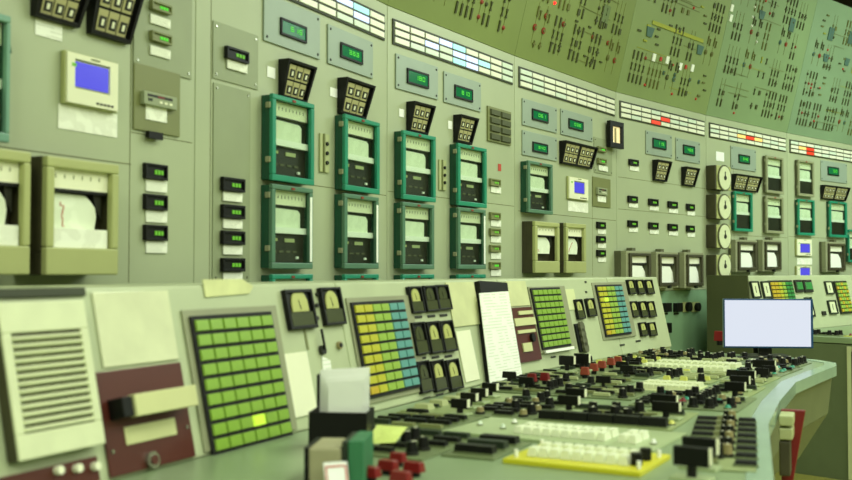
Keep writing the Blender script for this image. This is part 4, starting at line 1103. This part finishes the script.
# ------------------------------------------------------------------ separate handles standing on the desk
def turn_handle(px, py, w, label, m='black', rz=0, edge='cream', H=.044, base='desk', group='black turn handles standing on the desk', z=.0055):
    p = Dk(px, py, z)
    ang = math.atan2(-.53, .85)+rz
    M = Matrix.Translation((p.x, p.y, E+DZ+z)) @ Matrix.Rotation(ang, 4, 'Z')
    t = thing('turn_handle_switch', label, 'switch', M, group)
    MB().box(-w*.55, w*.55, -.022, .022, 0, .006, 'module_pale').build('base_plate', t, bevel=.001)
    MB().cyl(0, 0, .009, .0062, H*.42-.0002, 'black', 12).build('stem', t)
    gp = MB().box(-w/2, w/2, -.007, .007, H*.42, H, m).build('grip', t, bevel=.0015)
    MB().box(w/2, w/2+.0018, -.007, .007, H*.5, H, edge).build('grip_end', gp)
    return t
for k, (x, y) in enumerate(((460, 415), (469, 408), (479, 403), (490, 397))):
    turn_handle(x, y, .052, '%s in the row of four black turn handles at the console foot' % ['nearest', 'second', 'third', 'farthest'][k])
turn_handle(692, 480, .066, 'nearer of two big black turn handles at the right front of the desk', H=.06, z=.022)
turn_handle(700, 469, .066, 'farther of two big black turn handles at the right front of the desk', H=.06, z=.022)
turn_handle(735, 398, .062, 'nearest of three black turn handles before the desk bend', H=.05)
turn_handle(740, 391, .062, 'middle one of three black turn handles before the desk bend', H=.05)
turn_handle(746, 385, .062, 'farthest of three black turn handles before the desk bend', H=.05)
turn_handle(764, 373, .085, 'black turn handle right under the monitor', H=.05)
def red_cap(px, py, w, label, z=.0005, H=.028, r=0, m='red', group='red capped switches on the desk'):
    p = Dk(px, py, z)
    M = Matrix.Translation((p.x, p.y, E+DZ+z)) @ Matrix.Rotation(-.55, 4, 'Z')
    t = thing('red_capped_switch', label, 'switch', M, group)
    MB().cyl(0, 0, w*.3, 0, H*.3, 'black', 12).build('seat', t)
    MB().taper(-w/2, w/2, -w*.28, w*.28, H*.3, H, .003, m).build('cap', t, bevel=.002)
for k, (x, y, w) in enumerate(((388, 474, .042), (398, 466, .036), (414, 476, .042), (370, 481, .042), (401, 486, .042))):
    red_cap(x, y, w, '%s red capped switch at the bottom left of the desk' % ['middle', 'farthest', 'rightmost', 'leftmost', 'nearest'][k])
for k, (x, y) in enumerate(((532, 385), (545, 384), (585, 378), (594, 374), (602, 371), (611, 368), (618, 366))):
    red_cap(x, y, .034, '%s' % ['left one of two dark red capped switches in front of the leaning sheet', 'right one of two dark red capped switches in front of the leaning sheet', 'nearest red knob in the row running to the far tile block', 'second red knob in the row running to the far tile block', 'third red knob in the row running to the far tile block', 'fourth red knob in the row running to the far tile block', 'farthest red knob in the row running to the far tile block'][k], H=.04, m='maroon_red' if k < 2 else 'rust', z=.0055)
turn_handle(567, 372, .06, 'left one of two black handles at the console foot before the far tile block', H=.06, z=.026)
turn_handle(582, 371, .06, 'right one of two black handles at the console foot before the far tile block', H=.065, z=.026)
red_cap(720, 345, .06, 'bright red cap left of the monitor', H=.075, z=.0005)
turn_handle(666, 419, .075, 'nearer of two black turn handles left of the green lamp panel', H=.046)
turn_handle(664, 411, .075, 'farther of two black turn handles left of the green lamp panel', H=.046)
turn_handle(569, 412, .06, 'nearer of two black turn handles behind the long white key panel', H=.046)
turn_handle(576, 404, .06, 'farther of two black turn handles behind the long white key panel', H=.046)
# ------------------------------------------------------------------ loose things on the desk
def on_desk(px, py, rz=0, z=.0005):
    p = Dk(px, py, z); return Matrix.Translation((p.x, p.y, E+DZ+z)) @ Matrix.Rotation(rz, 4, 'Z')
t = thing('paper_tray', 'black open tray holding a stack of white cards beside the green binders', 'tray', on_desk(342, 447, -.12))
MB().box(-.066, .066, -.05, .05, 0, .004, 'black').ring(-.066, .066, -.05, .05, .004, .004, .085, 'black').build('tray', t, bevel=.001)
MB().box(-.066, -.060, .03, .05, .0852, .16, 'black').build('back_post', t)
R = random.Random(4)
for k in range(9):
    h = .168-.003*k+R.uniform(-.003, .003); x = -.062+.0045*k
    o = MB().hexa([(x, .036-.009*k, 0), (.055-.001*k, .036-.009*k, 0), (.055-.001*k, .0376-.009*k, 0), (x, .0376-.009*k, 0), (x+.004, .03-.009*k, h), (.058, .03-.009*k, h+.008), (.058, .0316-.009*k, h+.008), (x+.004, .0316-.009*k, h)], 'paper_plain').build('paper_card')
    o.matrix_world = t.matrix_world @ Matrix.Translation((0, 0, .0045))
    tag(o, 'white card standing in the black tray on the desk', 'card', 'white cards in the black tray')
def binder(px, py, w, d, h, m, label, rz, spine='cream'):
    t = thing('binder', label, 'binder', on_desk(px, py, rz))
    MB().box(0, w, 0, d, 0, .003, m).box(0, w, 0, d, h-.003, h, m).box(0, .003, 0, d, .003, h-.003, m).build('cover', t, bevel=.001)
    MB().box(.0032, w-.002, .003, d-.003, .0032, h-.0032, spine).build('pages', t)
    return t
t = thing('card_box', 'tan and green card box in front of the black tray at lower left', 'box', on_desk(322, 486, -.10))
MB().box(-.026, .036, 0, .12, 0, .070, 'wood_tan2').build('tan_body', t, bevel=.004)
MB().box(.037, .048, 0, .12, 0, .082, 'dark_green').build('divider', t, bevel=.001)
MB().box(.049, .078, 0, .12, 0, .084, 'green_box').build('green_body', t, bevel=.002)
MB().box(-.034, -.027, .0, .12, 0, .07, 'black').build('black_end', t)
MB().cyl(0.012, -.03, .006, 0, .002, 'metal', 10)
t = thing('folded_card', 'small white folded card with thin red border standing at the bottom edge', 'card', on_desk(338, 492, .35))
MB().hexa([(-.022, 0, 0), (.022, 0, 0), (.022, .003, 0), (-.022, .003, 0), (-.022, .02, .05), (.022, .02, .05), (.022, .023, .05), (-.022, .023, .05)], 'paper_plain').build('front_leaf', t)
MB().ring(-.020, .020, .002, .048, .003, 0, .0006, 'red_line').build('red_border', t).matrix_local = Matrix.Translation((0, -.0005, 0)) @ Matrix.Rotation(math.atan2(.05, .02), 4, 'X')
o = MB().hexa([(-.04, -.03, 0), (.03, -.03, .004), (.03, -.0285, .004), (-.04, -.0285, 0), (-.02, .03, .034), (.05, .03, .030), (.05, .0315, .030), (-.02, .0315, .034)], 'note').build('printed_note', M=on_desk(384, 442, -.1, .014)); tag(o, 'yellow-green printed note lying at the console foot below the colour tile block', 'note')
# ------------------------------------------------------------------ monitor
p = W2(1.578, 4.62)
yaw = -.10
M = Matrix.Translation((p.x, p.y, E+DZ+.0005)) @ Matrix.Rotation(yaw, 4, 'Z')
t = thing('monitor', 'flat monitor with glowing blank white screen on the far end of the desk', 'monitor', M)
s_ = 4.62/1000; zc = (271-323.5)*s_-DZ; hw = 43.5*s_; hh = 24.5*s_
MB().box(-hw, hw, 0, .03, zc-hh, zc+hh, 'bezel_blue').build('bezel', t, bevel=.003)
MB().box(-hw+.006, hw-.012, -.003, -.0002, zc-hh+.008, zc+hh-.006, 'screen_white').build('screen', t)
MB().box(-hw*.6, hw*.6, .0305, .06, zc-hh*.7, zc+hh*.7, 'black').build('back_housing', t, bevel=.01)
MB().box(-.03, .03, .062, .08, .011, zc, 'dark').build('stand_neck', t, bevel=.002)
MB().box(-.10, .10, -.01, .13, 0, .010, 'dark').build('stand_base', t, bevel=.003)
# card holder hanging at the desk front
q = W2(1.012, 2.9); dd = (fr1[4]-fr1[3]).normalized(); nn = Vector((dd.y, -dd.x))
M = Matrix.Identity(4)
base = fr1[3]+dd*.34+nn*.012
for i in range(3): M[i][0] = (dd.x, dd.y, 0)[i]; M[i][1] = (-nn.x, -nn.y, 0)[i]; M[i][3] = (base.x, base.y, E-.565)[i]
t = thing('card_holder', 'red edged holder with two pale trays hanging at the desk front edge', 'holder', M)
MB().hexa([(.10, -.03, -.08), (.12, -.03, -.08), (.12, 0, -.08), (.10, 0, -.08), (.10, -.07, .15), (.12, -.07, .15), (.12, 0, .15), (.10, 0, .15)], 'maroon_red').build('red_edge', t, bevel=.003)
MB().box(0, .099, -.04, 0, .115, .145, 'plate_light').build('upper_tray', t, bevel=.004)
MB().box(0, .099, -.038, 0, .075, .108, 'plate_light').build('lower_tray', t, bevel=.004)
MB().box(0, .099, -.03, 0, -.03, .07, 'beige_side').build('back_plate', t, bevel=.004)
# ------------------------------------------------------------------ far desk switches
hd2 = math.atan2(n6.y, n6.x)
q_ = j2+d6*.10
Module(0, .12, 0, .34, 'row of black knobs on the second desk right of the monitor', 'module_grey', frame=(q_+n6*.12, hd2)).grid(['knob', 'bar', 'knob'], pu=.05, pv=.05, seed=21)
Module(0, .12, 0, .26, 'red and pale lamps on the second desk at the right picture edge', 'pale_yellow', frame=(q_+n6*.48, hd2)).grid(['red', 'ykey', 'red'], pu=.05, pv=.05, seed=22)
# ------------------------------------------------------------------ mimic board drawing
SYM = {}
def symbol(kind, m):
    k = (kind, m)
    if k not in SYM:
        b = MB(); z0, z1 = 0, .006
        if kind == 'valve': b.hexa([(-.007, -.018, z0), (.007, -.018, z0), (.001, 0, z0), (-.001, 0, z0), (-.007, -.018, z1), (.007, -.018, z1), (.001, 0, z1), (-.001, 0, z1)], m).hexa([(-.001, 0, z0), (.001, 0, z0), (.007, .018, z0), (-.007, .018, z0), (-.001, 0, z1), (.001, 0, z1), (.007, .018, z1), (-.007, .018, z1)], m)
        elif kind == 'pump': b.cyl(0, 0, .014, z0, z1, m, 14).cyl(0, 0, .007, z1, z1+.004, 'sym_olive', 10)
        elif kind == 'bar': b.box(-.005, .005, -.022, .022, z0, z1, m)
        elif kind == 'dash': b.box(-.016, .016, -.0045, .0045, z0, z1, m)
        elif kind == 'square': b.box(-.011, .011, -.013, .013, z0, z1, m)
        elif kind == 'cross': b.box(-.014, .014, -.004, .004, z0, z1, m).box(-.004, .004, -.018, -.0041, z0, z1, m).box(-.004, .004, .0041, .018, z0, z1, m)
        elif kind == 'lamp': b.cyl(0, 0, .010, z0, .008, m, 12, .006)
        elif kind == 'big': b.box(-.04, .04, -.05, .05, z0, z1, m)
        elif kind == 'white': b.box(-.018, .018, -.024, .024, z0, z1, 'white')
        elif kind == 'tank': b.hexa([(-.03, -.03, z0), (.03, -.03, z0), (.045, .03, z0), (-.045, .03, z0), (-.03, -.03, z1), (.03, -.03, z1), (.045, .03, z1), (-.045, .03, z1)], m)
        SYM[k] = b.mesh(kind+'_symbol')
    return SYM[k]
NM = {'valve': 'valve_symbol', 'pump': 'pump_symbol', 'bar': 'bar_symbol', 'dash': 'dash_symbol', 'square': 'square_symbol', 'cross': 'cross_symbol', 'lamp': 'signal_lamp', 'big': 'title_block', 'white': 'white_plate', 'tank': 'tank_symbol'}
CNT = {}
def sym(i, kind, m, a, b_):
    CNT[i] = CNT.get(i, 0)+1
    if CNT[i] > 95: return
    d, n, L = seg(i)
    sa = (1-2*0)  # the board narrows slightly towards its top
    o = link(NM[kind], symbol(kind, m), BOARDS[i]); o.matrix_local = Matrix.Translation((a, b_, .0006)); return o
def symp(i, kind, m, px, py):
    a, b_ = BOARD[i].at(px, py, .004); return sym(i, kind, m, a, b_)
# what the photograph shows clearly
symp(WC, 'lamp', 'lamp_red', 555, 2) if False else None
for i, kind, m, x, y in ((WD, 'lamp', 'lamp_red', 555, 3), (WD, 'pump', 'sym_red', 546, 16), (WD, 'pump', 'sym_red', 563.5, 24), (WD, 'pump', 'sym_red', 593, 37), (WD, 'pump', 'sym_red', 608, 43),
    (WD, 'dash', 'sym_dark', 577, 21), (WD, 'dash', 'sym_dark', 590, 27), (WD, 'square', 'sym_dark', 606, 26), (WD, 'bar', 'sym_dark', 601, 25), (WD, 'dash', 'sym_dark', 552, 43), (WD, 'cross', 'sym_dark', 560, 46), (WD, 'dash', 'sym_dark', 571, 50),
    (WD, 'dash', 'sym_dark', 585, 56), (WD, 'cross', 'sym_dark', 593, 60), (WD, 'dash', 'sym_dark', 601, 62), (WD, 'cross', 'sym_olive', 534, 44), (WD, 'cross', 'sym_olive', 540, 46), (WD, 'big', 'sym_olive2', 606, 14),
    (WE, 'white', 'white', 654, 57.5), (WE, 'square', 'lamp_red2', 661, 59), (WE, 'white', 'white', 667.5, 60), (WE, 'white', 'white', 680.5, 66.5), (WE, 'square', 'lamp_red2', 686, 67), (WE, 'white', 'white', 692.5, 68),
    (WE, 'tank', 'sym_teal', 650, 32), (WE, 'tank', 'sym_teal', 700, 50), (WE, 'pump', 'sym_teal', 664, 73), (WE, 'pump', 'sym_teal', 675, 75), (WE, 'pump', 'sym_teal', 690, 80), (WE, 'pump', 'sym_teal', 699, 82), (WE, 'lamp', 'lamp_red2', 673, 65), (WE, 'lamp', 'lamp_red2', 645, 85), (WE, 'lamp', 'lamp_red2', 672, 94), (WE, 'lamp', 'lamp_red2', 696, 99),
    (WE, 'lamp', 'lamp_red2', 694, 8), (WF, 'white', 'white', 732, 8), (WF, 'white', 'white', 731, 18), (WF, 'lamp', 'white', 757, 42), (WF, 'lamp', 'white', 755, 7), (WF, 'lamp', 'white', 753, 17), (WF, 'lamp', 'white', 752, 26),
    (WF, 'lamp', 'lamp_red2', 766, 1), (WF, 'tank', 'sym_teal', 762, 15), (WF, 'big', 'sym_teal', 792, 25), (WG, 'big', 'sym_teal', 831, 34), (WG, 'big', 'sym_teal', 851, 38), (WG, 'tank', 'sym_teal', 826, 58), (WG, 'tank', 'sym_teal', 847, 62),
    (WG, 'lamp', 'lamp_red2', 828, 50), (WG, 'lamp', 'lamp_red2', 843, 69), (WG, 'lamp', 'lamp_red2', 820, 88), (WG, 'lamp', 'lamp_red2', 811, 88), (WG, 'lamp', 'lamp_red2', 814, 121), (WF, 'lamp', 'lamp_red2', 734, 113)):
    if m not in MATS: mat(m, {'lamp_red': (230, 30, 30), 'lamp_red2': (190, 56, 40), 'sym_olive2': (104, 122, 72)}[m], noise=0, emit=(255, 30, 30) if m == 'lamp_red' else None, es=2.5)
    symp(i, kind, m, x, y)
SCL = 1.25
def sym(i, kind, m, a, b_):
    CNT[i] = CNT.get(i, 0)+1
    me = symbol(kind, m)
    if CNT[i] > 92:
        x = EXTRA.setdefault(i, MB()); k0 = len(x.v)
        x.v += [(v.co.x*SCL+a, v.co.y*SCL+b_, v.co.z+.0006) for v in me.vertices]
        x.f += [tuple(k0+j for j in p.vertices) for p in me.polygons]; x.m += [x.mi(m)]*len(me.polygons)
        return
    o = link(NM[kind], me, BOARDS[i]); o.matrix_local = Matrix.Translation((a, b_, .0006)) @ Matrix.Diagonal((SCL, SCL, 1, 1)); return o
EXTRA = {}
for i in range(NF):
    d, n, L = seg(i); R = random.Random(40+i); top = BT*1.03
    lines = MB(); nc = 5; nr = 4
    late = i >= WE
    for r in range(nr):
        for c in range(nc):
            x0 = L*(.06+.90*c/nc); y0 = .08+(top-.14)*r/nr; cw = L*.90/nc; ch = (top-.14)/nr
            t_ = R.choice(['cols', 'cols', 'cols', 'pumps', 'dashes', 'pairs', 'cols'])
            main = R.choice(['sym_dark', 'sym_dark', 'sym_olive']); lc = 'sym_line'
            if t_ == 'cols':
                k_ = R.choice((2, 3, 3, 4)); n2 = R.choice((2, 3))
                for j in range(k_):
                    x = x0+cw*(.15+.22*j)
                    lines.box(x-.0014, x+.0014, y0, y0+ch*.85, .0004, .0018, lc)
                    for q in range(n2):
                        kk = ['bar', 'valve', 'bar'][q] if R.random() < .75 else R.choice(['square', 'cross', 'lamp'])
                        sym(i, kk, main if kk != 'lamp' else R.choice(['sym_red', 'sym_dark']), x, y0+ch*(.12+.3*q))
            elif t_ == 'pumps':
                for j in range(2):
                    x = x0+cw*(.25+.42*j); lines.box(x-.0014, x+.0014, y0+ch*.05, y0+ch*.95, .0004, .0018, lc)
                    sym(i, 'pump', R.choice([main, 'sym_teal' if late else 'sym_olive', 'sym_red']), x, y0+ch*.4); sym(i, 'valve', main, x+.03, y0+ch*.7); sym(i, 'bar', main, x, y0+ch*.75)
            elif t_ == 'dashes':
                for j in range(R.choice((3, 4))):
                    sym(i, 'dash', main if j % 2 else R.choice(['sym_olive', 'sym_dark', 'sym_yellow' if late else 'sym_olive']), x0+cw*R.uniform(.15, .85), y0+ch*(.15+.2*j))
            else:
                for j in range(2):
                    for q in range(2): sym(i, R.choice(['square', 'bar', 'cross', 'valve']), R.choice([main, main, 'sym_yellow' if late else 'sym_olive', 'sym_dark']), x0+cw*(.3+.35*j), y0+ch*(.25+.45*q))
    for k in range(9):
        y = R.uniform(.08, top-.08); xa = R.uniform(.05, .6)*L; xb = xa+R.uniform(.12, .35)*L
        lines.box(xa, min(xb, L*.96), y, y+.0028, .0020, .0032, R.choice(['sym_line', 'sym_olive', 'sym_yellow' if late else 'sym_line']))
    if i in EXTRA: EXTRA[i].build('small_symbols', BOARDS[i])['kind'] = 'stuff'
    o = lines.build('flow_lines', BOARDS[i])
    if i == WE:
        a, b_ = BOARD[i].at(652, 22); a2, b2 = BOARD[i].at(703, 40)
        MB().box(a, a2, b_-.012, b_+.012, .0035, .0055, 'sym_yellow').build('yellow_band', BOARDS[i])
# ------------------------------------------------------------------ lighting
def fixture(x, y, s, c=(.93, 1, .82)):
    t = thing('ceiling_light', 'long fluorescent ceiling light fixture out of view above the control room', 'ceiling light', Matrix.Translation((x, y, 3.88)), 'fluorescent ceiling lights')
    MB().box(-.18, .18, -.8, .8, .02, .1, 'white').build('housing', t, bevel=.005)
    MB().box(-.16, .16, -.78, .78, 0, .019, 'lamp_diffuser').build('diffuser', t)
    l = bpy.data.lights.new('fluorescent_lamp', 'AREA'); l.shape = 'RECTANGLE'; l.size = .9; l.size_y = 1.8; l.energy = s; l.color = c
    o = bpy.data.objects.new('fluorescent_lamp', l); COL.objects.link(o); o.location = (x, y, 3.86)
fixture(-.6, -2.4, 105)  # unseen fixture added behind the camera to brighten surfaces facing it
fixture(-.2, -4.0, 60)
for x in (1.6, 4.2, 6.8):
    for y in (-2.5, .6, 3.6): fixture(x, y, 58)
for x, y in ((4.6, 6.6), (7.0, 6.6)): fixture(x, y, 110, (.86, 1, .88))  # unseen cooler fixtures added to lift the far end of the wall
w = bpy.data.worlds.new('world'); scene.world = w; w.use_nodes = True
w.node_tree.nodes['Background'].inputs[0].default_value = (.8, 1, .6, 1); w.node_tree.nodes['Background'].inputs[1].default_value = .3
scene.view_settings.view_transform = 'Standard'; scene.view_settings.look = 'None'; scene.view_settings.gamma = 1
scene.view_settings.exposure = 0
